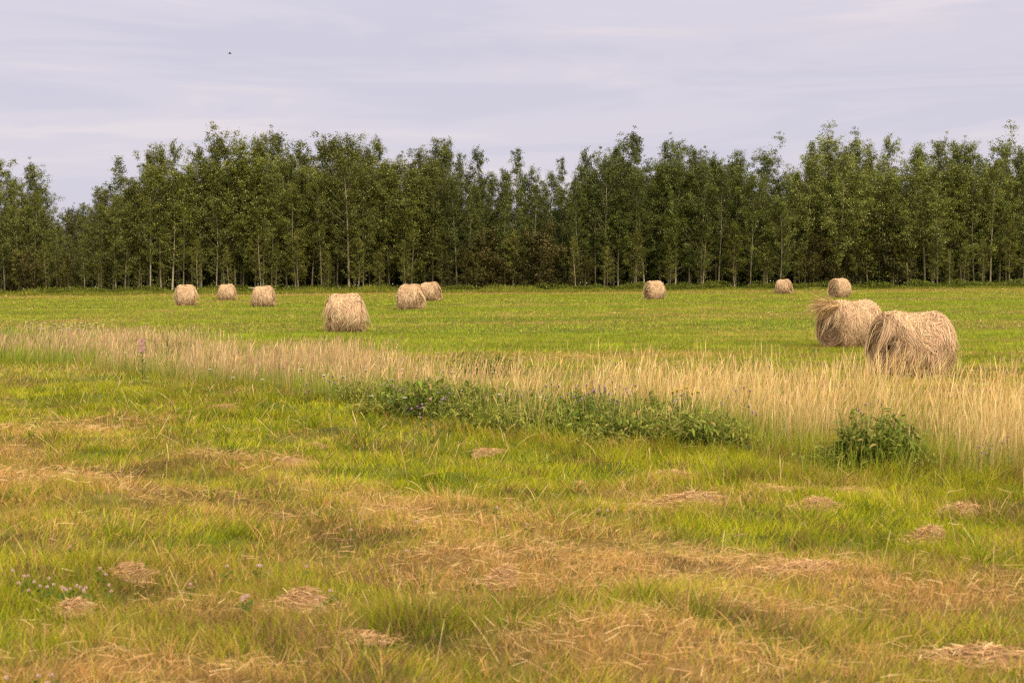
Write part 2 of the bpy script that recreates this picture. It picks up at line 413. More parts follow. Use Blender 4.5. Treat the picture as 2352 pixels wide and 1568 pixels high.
gold = pal(n, [(.84, .59, .29), (.76, .50, .225), (.89, .68, .38), (.56, .35, .165), (.62, .50, .17)], [3, 3, 2, 1.2, 1], .14)
pinkish = pal(n, [(.62, .42, .26), (.52, .34, .21), (.72, .52, .31), (.36, .23, .14), (.42, .36, .13)], [3, 2.5, 1.6, 1.5, 1.6], .16)
f = smooth(500, 1500, u + 250 * (fbm(X / 2, Y / 2, 2, 2) - .5) * 2)[:, None]
cols = np.where(R.random((n, 1)) < f * .85 + .1, gold, pinkish)
bc = pal(n, [(.27, .28, .06), (.40, .28, .11), (.19, .23, .05)], [2, 2, 2], .15)
V, qd, cv = stalks(X, Y, hgt, wd, cols, bc, R)
tb.add(V, qd, None, cv)
# green blades among them
X = R.uniform(-26, 14, 520000); Y = R.uniform(11, 56, 520000)
u, v = px(X, Y); sw, q = strip_w(X, Y)
bush = np.exp(-(((u - 2000) / 190) ** 2 + ((v - 1075) / 30) ** 2))
lg = np.exp(-((u - 20) / 150) ** 2) * (1 - smooth(.3, .7, q))
k = (u > -500) & (u < 2850) & (R.random(len(X)) < sw * (.14 + .9 * np.exp(-((u - 1280) / 420) ** 4) * smooth(.25, .5, q) + (.75 - .4 * smooth(1700, 1900, u)) * smooth(.45, .9, q) * np.interp(u, [0, 600, 850], [.4, .4, 1]) + .5 * lg) + .75 * bush)
X, Y, u, q = X[k], Y[k], u[k], q[k]; n = len(X)
hgt = R.uniform(.16, .46, n) * np.where(q < .4, 1.2, 1.0)
wd = np.clip(Y * .00022, .003, .009)
gc = pal(n, [(.27, .35, .035), (.18, .26, .028), (.38, .38, .06)], [3, 3, 1.5], .2)
V, qd, cv = stalks(X, Y, hgt, wd, gc, gc * .8, R, headw=.6, wind=.2)
tb.add(V, qd, None, cv)
tag(link("tall_dry_grass", tb.mesh("tall_dry_grass", M_DRY)), "strip of tall uncut golden grass crossing the field", None, None, "stuff")

# ------------------------------------------------------------------ hay bales
def make_bale(seed, n_strand, sw, Lb=1.42, Rb=.60, sag=.05, ends=1.0, flaps=26):
    rg = np.random.default_rng(seed)
    ph = rg.uniform(0, 2 * PI, 24)
    def rs(x, th):
        e = np.clip(np.abs(x) / (Lb / 2), 0, 1)
        n = .028 * np.sin(2 * th + 3.1 * x + ph[0]) + .022 * np.sin(3 * th - 5.2 * x + ph[1]) + .018 * np.sin(7 * x + ph[2] + th) + .012 * np.sin(11 * x - 5 * th + ph[3])
        top = np.clip(np.sin(th), 0, 1)
        n = n - sag * top * np.exp(-((x - .12 * np.sin(ph[4])) / .22) ** 2)
        return Rb * (1 + n) * (1 - .16 * np.clip((e - .80) / .2, 0, 1) ** 2.2)
    zc = Rb * .985
    def pos(x, th, off):
        r = rs(x, th) + off
        z = zc + r * np.sin(th)
        y = r * np.cos(th) * np.where(np.sin(th) < -.55, 1 + .1 * (-np.sin(th) - .55), 1.0)
        return np.stack([x, y, np.maximum(z, .012 + .3 * np.clip(off, 0, .02))], -1)
    b = Buf()
    xs_ = np.linspace(-Lb / 2, Lb / 2, 30); ths = np.arange(48) / 48 * 2 * PI
    XX, TT = np.meshgrid(xs_, ths, indexing="ij")
    V = pos(XX, TT, -.02 + .012 * rg.normal(size=XX.shape)).reshape(-1, 3)
    i = np.arange(29)[:, None] * 48; j = np.arange(48)[None]
    qd = np.stack([i + j, i + 48 + j, i + 48 + (j + 1) % 48, i + (j + 1) % 48], -1).reshape(-1, 4)
    tint = np.array([.30, .19, .10])
    b.add(V, qd, None, tint * rg.uniform(.6, 1.3, (len(V), 1)))
    for sgn in (-1, 1):                                   # hollowed ends with a coil
        rr = np.linspace(1, 0.02, 9)
        ring = []
        for m_, f_ in enumerate(rr):
            p = pos(np.full(48, sgn * Lb / 2), ths, -.02)
            c0 = np.array([sgn * Lb / 2, 0, zc])
            p = c0 + (p - c0) * f_
            p[:, 0] -= sgn * (.15 * (1 - f_) ** .7 - .02 * np.sin(f_ * 26 + ths))
            ring.append(p)
        V = np.concatenate(ring); i = np.arange(8)[:, None] * 48
        qd = np.stack([i + j, i + (j + 1) % 48, i + 48 + (j + 1) % 48, i + 48 + j], -1).reshape(-1, 4)
        b.add(V, qd, None, tint * .8 * rg.uniform(.55, 1.3, (len(V), 1)))
    core = b.mesh("packed_hay", M_CORE, True)

    s = Buf()
    PAL = [(.76, .53, .36), (.66, .445, .30), (.87, .68, .47), (.46, .30, .20), (.25, .15, .095)]
    PR = [3.2, 3.2, 1.8, 1.9, 1.0]
    ts = np.linspace(0, 1, 5)
    def shell(n, phi, x0, t0, arc, lift, flare, wid, cols):
        th = t0[:, None] - (arc * np.cos(phi))[:, None] * ts / Rb
        x = x0[:, None] + (arc * np.sin(phi))[:, None] * ts
        off = lift[:, None] * np.sin(ts * PI)[None] + flare[:, None] * ts[None] ** 3 + rg.uniform(-.012, .03, n)[:, None]
        ov = np.clip(np.abs(x) - Lb / 2, 0, None)
        off = off - 1.6 * ov ** 1.6
        C = pos(np.clip(x, -Lb / 2, Lb / 2), th, off)
        C[:, :, 0] += np.sign(x) * ov * .8
        C[:, :, 2] = np.maximum(C[:, :, 2] - 1.0 * ov ** 1.3, .02)
        # ribbons lie on the bale but twist a little
        T = C[:, -1] - C[:, 0]; T /= np.linalg.norm(T, axis=1)[:, None] + 1e-9
        out = C[:, 2] - np.array([0, 0, zc]); out[:, 0] = 0; out /= np.linalg.norm(out, axis=1)[:, None] + 1e-9
        out = out + rnd_dir(n, 1, rg) * .7
        S = np.cross(T, out); S /= np.linalg.norm(S, axis=1)[:, None] + 1e-9
        W = wid[:, None] * np.array([.8, 1, 1, .9, .4])[None]
        V, qd = ribbons(C, S, W); s.add(V, qd, None, np.repeat(cols, 10, 0))
    n = n_strand
    x0 = rg.uniform(-Lb / 2, Lb / 2, n); t0 = rg.uniform(0, 2 * PI, n)
    side = np.sign(np.cos(t0))                            # strands hang downwards on both flanks
    field = 1.0 * np.sin(2.3 * x0 + 1.7 * t0 + ph[6]) * np.sin(3.7 * x0 - 2.1 * t0 + ph[7])
    phi = np.where(side < 0, PI, 0) + field * .6 + rg.normal(0, .33, n)
    shell(n, phi, x0, t0, rg.uniform(.12, .55, n), rg.uniform(0, .035, n), np.abs(rg.normal(0, .025, n)), sw * rg.uniform(.55, 1.45, n), pal(n, PAL, PR, .16, rg))
    # matted flaps and locks that stand proud of the roll
    for k in range(flaps):
        m_ = int(n_strand / 170) + 14
        fx = rg.uniform(-Lb / 2, Lb / 2); ft = rg.uniform(-.5, PI + .5)
        fp = (PI if math.cos(ft) < 0 else 0) + rg.normal(0, .7)
        c = pal(m_, PAL, [3, 3, 2.2, 1.2, .4], .12, rg)
        shell(m_, fp + rg.normal(0, .22, m_), fx + rg.normal(0, .07, m_), ft + rg.normal(0, .12, m_), rg.uniform(.2, .5, m_), np.full(m_, .03) + rg.uniform(0, .03, m_), rg.uniform(0, .10, m_), sw * rg.uniform(.6, 1.5, m_), c)
    # thatch combed over the top, hanging past the right-hand end
    m_ = n_strand // 5
    shell(m_, rg.normal(1.0, .38, m_), rg.uniform(-Lb * .45, Lb * .42, m_), rg.uniform(.25, 2.5, m_), rg.uniform(.2, .5, m_), rg.uniform(.02, .07, m_), rg.uniform(-.01, .07, m_), sw * rg.uniform(.6, 1.4, m_), pal(m_, PAL, [3, 2.4, 2.6, .9, .3], .14, rg))
    # long pale stems
    m_ = n_strand // 30
    shell(m_, rg.normal(0, .8, m_), rg.uniform(-Lb / 2, Lb / 2, m_), rg.uniform(-.8, PI + .8, m_), rg.uniform(.3, .7, m_), rg.uniform(.02, .05, m_), rg.uniform(0, .06, m_), sw * rg.uniform(.7, 1.2, m_), pal(m_, [(.85, .70, .44), (.8, .62, .36)], [1, 1], .1, rg))
    # ends: coiled strands
    for sgn in (-1, 1):
        m_ = int(n_strand * .16)
        a0 = rg.uniform(0, 2 * PI, m_); r0 = Rb * np.sqrt(rg.uniform(.01, .92, m_)); arc = rg.uniform(.12, .45, m_)
        a = a0[:, None] + sgn * (arc / np.maximum(r0, .12))[:, None] * ts
        r = r0[:, None] * (1 - .1 * ts * rg.uniform(-1, 1, m_)[:, None])
        x = sgn * (Lb / 2 - .14 * (1 - r / Rb) ** .7 + .012 + np.abs(rg.normal(0, .03, m_))[:, None] * np.sin(ts * PI) + (rg.random(m_) < .25)[:, None] * .08 * ts ** 2)
        C = np.stack([x, r * np.cos(a), np.maximum(zc + r * np.sin(a), .02)], -1)
        S = np.cross(C[:, -1] - C[:, 0], rnd_dir(m_, 1, rg) * .5 + np.array([sgn, 0, 0])); S /= np.linalg.norm(S, axis=1)[:, None] + 1e-9
        V, qd = ribbons(C, S, (sw * rg.uniform(.6, 1.3, m_))[:, None] * np.array([.8, 1, 1, .9, .4])[None])
        s.add(V, qd, None, np.repeat(pal(m_, PAL, [2, 3, 1, 2.5, 1.6], .16, rg), 10, 0))
    # wisps: shaggy outline
    m_ = n_strand // 6
    x0 = rg.uniform(-Lb / 2, Lb / 2, m_); t0 = rg.uniform(-.7, PI + .7, m_)
    endish = rg.random(m_) < .35 * ends
    x0 = np.where(endish, np.sign(x0) * Lb / 2 * rg.uniform(.93, 1, m_), x0)
    P0 = pos(x0, t0, 0)
    out = np.stack([np.where(endish, np.sign(x0) * 1.1, rg.normal(0, .9, m_)), np.cos(t0), np.sin(t0) - .2], 1) * .5 + rnd_dir(m_, 1, rg) * .75
    out /= np.linalg.norm(out, axis=1)[:, None]
    l = rg.uniform(.04, .19, m_)
    C = P0[:, None] + out[:, None] * (l[:, None] * ts)[:, :, None]
    C[:, :, 2] = np.maximum(C[:, :, 2] - (l * rg.uniform(.1, .9, m_))[:, None] * ts ** 2, .015)
    S = np.cross(out, rnd_dir(m_, 1, rg)); S /= np.linalg.norm(S, axis=1)[:, None] + 1e-9
    V, qd = ribbons(C, S, (sw * .8 * rg.uniform(.5, 1.2, m_))[:, None] * np.array([1, 1, .9, .7, .3])[None])
    s.add(V, qd, None, np.repeat(pal(m_, PAL, [3, 3, 2.5, 1, .4], .16, rg), 10, 0))
    # skirt of fallen hay on the ground round the foot
    m_ = n_strand // 8
    x0 = rg.uniform(-Lb * .5, Lb * .5, m_); y0 = rg.choice([-1, 1], m_) * np.abs(rg.normal(.30, .10, m_))
    az = rg.uniform(0, 2 * PI, m_); l = rg.uniform(.05, .18, m_)
    C = np.stack([x0, y0, rg.uniform(.01, .07, m_)], 1)[:, None] + np.stack([np.cos(az), np.sin(az), rg.normal(0, .12, m_)], 1)[:, None] * (l[:, None] * ts)[:, :, None]
    C[:, :, 2] = np.maximum(C[:, :, 2], .012)
    S = np.stack([-np.sin(az), np.cos(az), rg.normal(0, .6, m_)], 1)
    V, qd = ribbons(C, S, (sw * rg.uniform(.5, 1.2, m_))[:, None] * np.ones((1, 5)))
    s.add(V, qd, None, np.repeat(pal(m_, PAL, PR, .16, rg), 10, 0))
    straw = s.mesh("shaggy_straw", M_HAY)
    return core, straw, pos, zc

def twine(pos, xs_, seed):
    rg = np.random.default_rng(seed); b = Buf()
    for x in xs_:
        th = np.linspace(PI * .3, PI * 1.36, 26)
        P = pos(np.full(26, x) + .02 * np.sin(th * 2), th, np.full(26, .042))
        V, qd = tube(P, np.full(26, .006), 4); b.add(V, qd, None, (.85, .78, .62))
    return b.mesh("twine", M_TWINE)

# u of the middle, v of the foot, size, turn, mesh kind, label
BG = "round hay bales left on the mown field"
near_a = make_bale(11, 13000, .0037, 1.15, .62, .06, flaps=34)
near_b = make_bale(12, 12000, .0039, 1.22, .62, .05, ends=1.6, flaps=34)
mid_c = make_bale(13, 8500, .0052, 1.02, .61, .05, flaps=30)
far_d = make_bale(14, 5500, .0078, 1.02, .60, .05, flaps=22)
far_e = make_bale(15, 5500, .0078, 1.06, .60, .02, flaps=22)
BALES = [
    (2092, 866, 1.00, -20, near_a, "largest hay bale, at the far edge of the tall golden grass, twine on its side"),
    (1952, 799, 1.00, -24, near_b, "big shaggy hay bale half hidden behind the largest one, tuft jutting from its top"),
    (793, 767, 1.00, -10, mid_c, "hay bale alone just beyond the tall grass, biggest of those on the left half"),
    (427, 703, 1.00, -12, far_d, "leftmost hay bale of all, upright and even, with fallen hay at its foot"),
    (521, 690, .92, -16, far_e, "small distant hay bale between the leftmost bale and the one with the stick"),
    (605, 704, .97, -12, far_e, "hay bale with a thin stick jutting left from its top and whitish twine bands"),
    (943, 711, 1.04, 14, far_d, "hay bale with pale twine that overlaps a second bale standing just behind its right end"),
    (988, 692, .98, 18, far_e, "hay bale partly hidden behind the twine bound bale at its left"),
    (1503, 687, 1.02, -14, far_d, "lone hay bale before the dark wood right of the picture's centre"),
    (1800, 674, .93, 20, far_e, "most distant hay bale, small against the wood, left of the one above the big pair"),
    (1928, 684, 1.02, -22, far_d, "distant hay bale standing directly above the two big overlapping bales"),
]
for k, (bu, bv, s_, rz, kind, lab) in enumerate(BALES):
    p = gp(bu, bv)
    core, straw, pos, zc = kind
    yb = p[1] + .42 * s_                         # the foot seen is the near side of the roll
    xb = p[0] * yb / p[1]
    e = thing("hay_bale", (xb, yb, float(gz(xb, yb)) - .045), lab, "hay bale", BG, math.radians(-rz))
    e.scale = (s_ * .96, s_ * .96, s_ * (.94 if k < 2 else 1))
    link("packed_hay", core, e); link("shaggy_straw", straw, e)
    if k == 0: link("twine", twine(pos, (.22, .40), 1), e)
    if k == 5:
        link("twine", twine(pos, (-.03, .10, .25), 2), e)
        V, qd = tube([(-.9, -.12, 1.17), (-.5, -.08, 1.18), (0, -.02, 1.185)], [.016, .018, .018], 6)
        b = Buf(); b.add(V, qd, None, (.62, .56, .45)); link("wooden_stick", b.mesh("wooden_stick", M_TWINE), e)
    if k == 6: link("twine", twine(pos, (-.12, -.02), 3), e)
    if k == 1:                                   # the tuft that sticks out to the left
        rg = np.random.default_rng(5); m_ = 420; ts = np.linspace(0, 1, 5)
        P0 = np.stack([rg.uniform(-.72, -.45, m_), rg.normal(-.08, .12, m_), rg.normal(1.14, .05, m_)], 1)
        D = np.stack([-np.ones(m_), rg.normal(-.05, .25, m_), rg.normal(.12, .28, m_)], 1)
        l = rg.uniform(.30, .72, m_)
        C = P0[:, None] + D[:, None] * (l[:, None] * ts)[:, :, None]; C[:, :, 2] -= (l * .22)[:, None] * ts ** 2
        S = np.cross(D, rnd_dir(m_, 1, rg)); S /= np.linalg.norm(S, axis=1)[:, None]
        V, qd = ribbons(C, S, (.006 * rg.uniform(.6, 1.3, m_))[:, None] * np.array([1, 1, .9, .8, .4])[None])
        b = Buf(); b.add(V, qd, None, np.repeat(pal(m_, [(.62, .42, .225), (.50, .33, .18), (.76, .58, .32), (.36, .22, .12)], [3, 3, 2, 2], .16, rg), 10, 0))
        link("jutting_tuft", b.mesh("jutting_tuft", M_HAY), e)

# ------------------------------------------------------------------ heaps of loose hay on the cut ground
def make_heap(seed, n=420, w=.0042):
    rg = np.random.default_rng(seed); ts = np.linspace(0, 1, 4); b = Buf()
    gx = np.linspace(-1, 1, 13); A, B = np.meshgrid(gx, gx)
    lob = [(rg.normal(0, .38), rg.normal(0, .30), rg.uniform(.03, .085), rg.uniform(2, 5), rg.uniform(2.5, 7)) for _ in range(7)]
    hz = lambda a, c: sum(h_ * np.exp(-((a - p_) ** 2 * k1 + (c - q_) ** 2 * k2)) for (p_, q_, h_, k1, k2) in lob) - .03
    V = np.stack([A * .5, B * .34, hz(A, B) - .02 - .22 * np.clip(np.hypot(A, B) - .45, 0, 1) ** 1.3], -1).reshape(-1, 3)
    i = np.arange(12)[:, None] * 13 + np.arange(12)[None]
    b.add(V, np.stack([i, i + 1, i + 14, i + 13], -1).reshape(-1, 4), None, (.36, .23, .12))
    a = rg.normal(0, .48, n); c = rg.normal(0, .46, n); az = rg.normal(.2, 1.0, n)
    l = rg.uniform(.08, .34, n)
    P = np.stack([a * .5, c * .34, np.maximum(hz(a, c), .0) + rg.uniform(0, .03, n)], 1)
    D = np.stack([np.cos(az), np.sin(az), rg.normal(.05, .3, n)], 1) * rg.choice([-1, 1], n)[:, None]
    C = P[:, None] + D[:, None] * (l[:, None] * (ts - .5))[:, :, None]
    C[:, :, 2] -= .5 * (l[:, None] * (ts - .5)) ** 2 * 2
    S = np.cross(D, rnd_dir(n, 1, rg)); S /= np.linalg.norm(S, axis=1)[:, None] + 1e-9
    V, qd = ribbons(C, S, (w * rg.uniform(.6, 1.5, n))[:, None] * np.array([.8, 1, 1, .5])[None])
    b.add(V, qd, None, np.repeat(pal(n, [(.64, .41, .22), (.53, .325, .175), (.36, .215, .12), (.76, .56, .33)], [3, 3, 1.6, 1.4], .15, rg), 8, 0))
    return b.mesh("hay_heap", M_HAY)
heaps = [make_heap(k) for k in (21, 22, 23, 24)]
HEAPS = [
    (1285, 1003, .55, .45, 40, "pointed pile of dry hay against the dark weeds at the foot of the uncut strip"),
    (1130, 1037, .5, .5, 10, "small flat hay scrap below the middle of the dark weeds"),
    (1325, 1108, .62, .9, 35, "rounded hay heap rising to the right in green grass below the dark weeds"),
    (1535, 1092, .75, .7, 0, "loose brownish hay scrap upper right of the rounded heap"),
    (1572, 1152, .95, .8, 5, "broad flat reddish hay heap left of a bright green tuft"),
    (1765, 1132, .85, .7, -5, "flattened hay layer under the bright green tuft"),
    (1868, 1175, .62, 1.2, 20, "steep little hay heap in the green grass right of centre"),
    (2195, 1178, .55, .8, 25, "small hay heap near the right edge in lush green grass"),
    (2130, 1240, .75, .9, 10, "hay heap half sunk in grass below the small one at the right edge"),
    (1985, 1120, .8, .5, -10, "thin hay layer at the foot of the dark bush in the dry strip"),
    (300, 1318, .40, 1.0, -15, "hay mound right beside the pink clover patch on the left"),
    (165, 1388, .55, .9, -10, "tangled hay heap below the pink clover patch"),
    (680, 1372, .62, 1.2, -25, "long reddish hay heap sloping down to the right, lower left of centre"),
    (835, 1440, .5, .9, -10, "arched hay scrap left of the dark green tuft near the bottom"),
    (720, 1026, .7, .6, -10, "flat hay scrap in the green left of the picture's centre"),
    (648, 1062, .6, .7, -8, "brown hay scrap just below the flat one left of centre"),
    (505, 945, .7, .5, 5, "faint hay scrap far left, in fresh green before the uncut strip"),
    (300, 950, .7, .5, 0, "hay scrap in fresh green grass, leftmost of those near the strip"),
    (1850, 1330, .8, .6, 10, "matted brown hay patch in the grass of the lower right"),
    (2240, 1500, .75, 1.1, -10, "thick matted hay heap in the lower right corner"),
    (1150, 1345, .6, .9, -10, "orange tinged hay heap in the middle of the lower foreground"),
]
for k, (hu, hv, sx, sz, rz, lab) in enumerate(HEAPS):
    p = gp(hu, hv)
    o = link("hay_heap", heaps[k % 4], None, (p[0], p[1], float(gz(p[0], p[1])) + .018))
    sx *= .64; o.scale = (sx * (1.15 + .35 * math.sin(k * 2.1)), sx, .17 + .2 * sz); o.rotation_euler = (0, 0, math.radians(rz))
    tag(o, lab, "hay heap", "heaps of loose hay on the cut ground")

# ------------------------------------------------------------------ leafy weeds at the foot of the strip
def make_weed(seed, n_stem=40, hgt=.42, rad=.42, lsz=.07, tint=(.18, .215, .034)):
    rg = np.random.default_rng(seed); st = Buf(); lf = Buf()
    for k in range(n_stem):
        a = rg.uniform(0, 2 * PI); r0 = rad * .75 * math.sqrt(rg.random())
        h = hgt * rg.uniform(.55, 1.2) * (1 - .35 * (r0 / rad) ** 2)
        out = rg.uniform(.1, .4)
        t = np.linspace(0, 1, 6)
        P = np.stack([np.minimum(1, t * 3) * r0 * math.cos(a) + out * h * math.cos(a) * t ** 1.5 + .05 * t, np.minimum(1, t * 3) * r0 * math.sin(a) + out * h * math.sin(a) * t ** 1.5, h * (t - .12 * t ** 2)], 1)
        V, qd = tube(P, np.linspace(.004, .0015, 6), 3); st.add(V, qd, None, (.10, .15, .035))
        m_ = int(rg.integers(14, 24))
        tt = rg.uniform(.12, 1, m_)
        Q = np.stack([np.interp(tt, t, P[:, i]) for i in range(3)], 1)
        az = rg.uniform(0, 2 * PI, m_); D = np.stack([np.cos(az), np.sin(az), rg.uniform(-.3, .8, m_)], 1); D /= np.linalg.norm(D, axis=1)[:, None]
        l = lsz * rg.uniform(.6, 1.5, m_)
        ks = np.array([0, .35, .7, 1.0])
        C = Q[:, None] + D[:, None] * (l[:, None] * ks)[:, :, None]; C[:, :, 2] -= (l * .45)[:, None] * ks ** 2
        S = np.cross(D, np.array([0, 0, 1.0])) + rnd_dir(m_, 1, rg) * .4; S /= np.linalg.norm(S, axis=1)[:, None] + 1e-9
        V, qd = ribbons(C, S, (l * .16)[:, None] * np.array([.3, 1, .8, .08])[None])
        c = np.array(tint) * rg.uniform(.5, 1.6, (m_, 1)) * rg.uniform(.85, 1.15, (m_, 3)); old = rg.random(m_) < .06; c[old] = (.42, .32, .12)
        lf.add(V, qd, None, np.repeat(c, 8, 0))
    return st.mesh("stems", M_WEED), lf.mesh("leaves", M_WEED)
weeds = [make_weed(31), make_weed(32, 36, .36, .5, .065, (.215, .24, .042)), make_weed(33, 52, .48, .45, .078, (.145, .185, .03)), make_weed(34, 44, .30, .55, .062, (.25, .265, .052))]
WEEDS = [(2000, 1066, 2, 1.0, "lush dark green weed bush standing before the golden grass, biggest on the right"),
         (1000, 962, 0, 1.15, "dark weed clump with purple thistles above it, left end of the weedy foot"),
         (1380, 985, 2, 1.0, "darkest weed clump in the middle of the weedy foot of the strip")]
for (wu, wv, k, s_) in [(870, 935, 1, .9), (930, 948, 0, 1.0), (960, 958, 2, .95), (1055, 975, 1, 1.0), (1110, 985, 3, 1.1), (1165, 985, 1, 1.0), (1215, 995, 3, 1.0), (1270, 985, 0, .95),
                        (1325, 1000, 3, 1.0), (1430, 1005, 1, 1.0), (1470, 1012, 0, .95), (1520, 1015, 3, 1.0), (1570, 1028, 1, 1.05), (1620, 1035, 0, .9), (1665, 1032, 3, .8), (1400, 1022, 3, .9), (1950, 1070, 1, .9), (2060, 1080, 0, .8), (1110, 866, 1, 1.5), (1140, 868, 3, 1.3), (1560, 985, 3, .9), (1640, 1005, 1, .8), (1060, 948, 1, .9), (1120, 955, 0, .9), (1180, 960, 3, .9), (1230, 965, 1, .95), (1290, 960, 2, .8), (1345, 968, 0, .9), (1420, 972, 3, 1.0), (1480, 985, 1, .9), (1530, 990, 0, .9), (1600, 1000, 3, .95), (880, 950, 3, 1.0), (830, 935, 3, .9), (1735, 1030, 3, .6), (1890, 1058, 3, .6), (2100, 1082, 3, .55), (1045, 930, 1, .8), (1090, 936, 3, .9), (1150, 942, 1, .8), (1210, 945, 3, .9), (1300, 942, 0, .8), (1360, 948, 1, .9), (1440, 952, 3, .9), (1500, 960, 1, .8), (1580, 972, 3, .9), (985, 938, 3, .9), (2035, 1062, 3, .9)]:
    WEEDS.append((wu, wv, k, s_, "dark green leafy weed clump in the low weedy foot of the uncut strip"))
WEEDS.append((375, 822, 1, 1.6, "green weed clump among the brownish grass on the left, right of the fireweed"))
for j, (wu, wv, k, s_, lab) in enumerate(WEEDS):
    p = gp(wu, wv)
    e = thing("weed_bush", (p[0], p[1], float(gz(p[0], p[1])) - .03), lab, "weed", "leafy weeds along the foot of the uncut strip", j * 1.7)
    e.scale = (s_, s_, s_)
    e.scale = (s_ * 1.08, s_ * 1.08, s_ * (1.28 + .25 * math.sin(j * 2.3)))
    link("stems", weeds[k][0], e); link("leaves", weeds[k][1], e)

# ------------------------------------------------------------------ flowers
def make_flower(kind, seed):
    rg = np.random.default_rng(seed); st = Buf(); hd = Buf()
    if kind == "thistle":
        H = .78
        def stem(P, r): V, qd = tube(P, np.linspace(r, r * .6, len(P)), 4); st.add(V, qd, None, (.16, .20, .07))
        stem([(0, 0, 0), (.02, 0, .4), (.03, .01, H)], .005)
        tips = [(.03, .01, H)]
        for k in range(2):
            a = rg.uniform(0, 2 * PI); z0 = rg.uniform(.42, .6); z1 = z0 + rg.uniform(.1, .2)
            e = (.02 + .12 * math.cos(a), .12 * math.sin(a), z1); stem([(.02, 0, z0), (.02 + .07 * math.cos(a), .07 * math.sin(a), z0 + .05), e], .0035); tips.append(e)
        for tpt in [(0, 0, 0)]:
            V, q_, t_ = ball(np.array(tpt) + (0, 0, .012), .012, 6, 4, 1.1); hd.add(V, q_, t_, (.12, .10, .09))
            m_ = 14; az = rg.uniform(0, 2 * PI, m_)
            D = np.stack([np.cos(az) * .7, np.sin(az) * .7, rg.uniform(.5, 1.2, m_)], 1); D /= np.linalg.norm(D, axis=1)[:, None]
            C = (np.array(tpt) + (0, 0, .016))[None, None] + D[:, None] * np.array([0, .018, .028])[None, :, None]
            S = np.cross(D, rnd_dir(m_, 1, rg)); S /= np.linalg.norm(S, axis=1)[:, None]
            V, qd = ribbons(C, S, np.tile([.004, .006, .004], (m_, 1))); hd.add(V, qd, None, np.repeat(pal(m_, [(.44, .24, .44), (.58, .40, .58)], [1, 1], .15, rg), 6, 0))
        for k in range(10):
            z = rg.uniform(.05, .5); a = rg.uniform(0, 2 * PI); D = np.array([math.cos(a), math.sin(a), .4])
            C = (np.array([.015, 0, z]) + D[None] * np.array([0, .06, .12])[:, None])[None]
            V, qd = ribbons(C, np.array([[-math.sin(a), math.cos(a), 0]]), np.array([[.004, .011, .002]])); st.add(V, qd, None, (.10, .15, .04))
        return st.mesh("stem", M_WEED), hd.mesh("flower_head", M_FLOWER), tips
    if kind == "clover":
        V, qd = tube([(0, 0, 0), (.01, 0, .08), (.015, .004, .15)], [.002, .002, .0018], 4); st.add(V, qd, None, (.15, .22, .05))
        for k in range(3):
            a = k * 2.1 + rg.uniform(0, 1); c = np.array([.03 * math.cos(a), .03 * math.sin(a), .07 + .02 * k])
            V, q_ = leaves(np.array([c, c + (.015, 0, .004)]), .03, rg); st.add(V, q_, None, (.08, .15, .03))
        n = 60; D = rnd_dir(n, 1, rg); P = np.array([.015, .004, .158]) + D * .006
        C = P[:, None] + D[:, None] * np.array([0, .004, .008])[None, :, None]
        S = np.cross(D, rnd_dir(n, 1, rg)); S /= np.linalg.norm(S, axis=1)[:, None]
        V, qd = ribbons(C, S, np.tile([.003, .004, .0018], (n, 1)))
        cc = pal(n, [(.66, .46, .44), (.72, .60, .54), (.55, .30, .34)], [3, 2, 1.4], .1, rg)
        hd.add(V, qd, None, np.repeat(cc, 6, 0))
        V, q_, t_ = ball((.015, .004, .158), .008, 6, 4); hd.add(V, q_, t_, (.66, .45, .47))
        return st.mesh("stem", M_WEED), hd.mesh("blossom", M_FLOWER)
    if kind in ("yarrow", "tansy"):
        H = .52
        V, qd = tube([(0, 0, 0), (.01, .01, H * .5), (.015, .01, H)], [.004, .0035, .003], 4); st.add(V, qd, None, (.15, .19, .07))
        for k in range(9):
            z = rg.uniform(.03, .42); a = rg.uniform(0, 2 * PI); D = np.array([math.cos(a), math.sin(a), .5])
            C = (np.array([.01, .005, z]) + D[None] * np.array([0, .05, .09])[:, None])[None]
            V, qd = ribbons(C, np.array([[-math.sin(a), math.cos(a), 0]]), np.array([[.003, .009, .002]])); st.add(V, qd, None, (.11, .16, .05))
        m_ = 16
        for k in range(m_):
            r = .032 * math.sqrt(rg.random()); a = rg.uniform(0, 2 * PI); c = np.array([.015 + r * math.cos(a), .01 + r * math.sin(a), H + .012 - r * .25])
            V, qd = tube([(.015, .01, H - .03), tuple(c)], [.0015, .0012], 3); st.add(V, qd, None, (.15, .19, .07))
            V, q_, t_ = ball(c, .0085, 5, 3, .6); hd.add(V, q_, t_, np.array((.82, .80, .74) if kind == "yarrow" else (.75, .52, .03)) * rg.uniform(.85, 1.1))
        return st.mesh("stem", M_WEED), hd.mesh("flower_head", M_FLOWER)
    if kind == "fireweed":
        H = .95
        V, qd = tube([(0, 0, 0), (.01, 0, .5), (.0, .02, H)], [.006, .005, .003], 5); st.add(V, qd, None, (.18, .16, .08))
        for k in range(46):
            z = rg.uniform(.1, .68); a = rg.uniform(0, 2 * PI); D = np.array([math.cos(a), math.sin(a), .25])
            C = (np.array([.008, 0, z]) + D[None] * np.array([0, .07, .13])[:, None])[None]
            V, qd = ribbons(C, np.array([[-math.sin(a), math.cos(a), .3]]), np.array([[.004, .011, .002]])); st.add(V, qd, None, np.array((.10, .16, .04)) * rg.uniform(.7, 1.3))
        P = np.stack([rg.normal(0, .035, 90), .01 + rg.normal(0, .035, 90), rg.uniform(.66, .97, 90)], 1)
        V, qd = leaves(P, .03, rg, .2); hd.add(V, qd, None, np.repeat(pal(90, [(.55, .20, .50), (.62, .32, .58)], [1, 1], .15, rg), 4, 0))
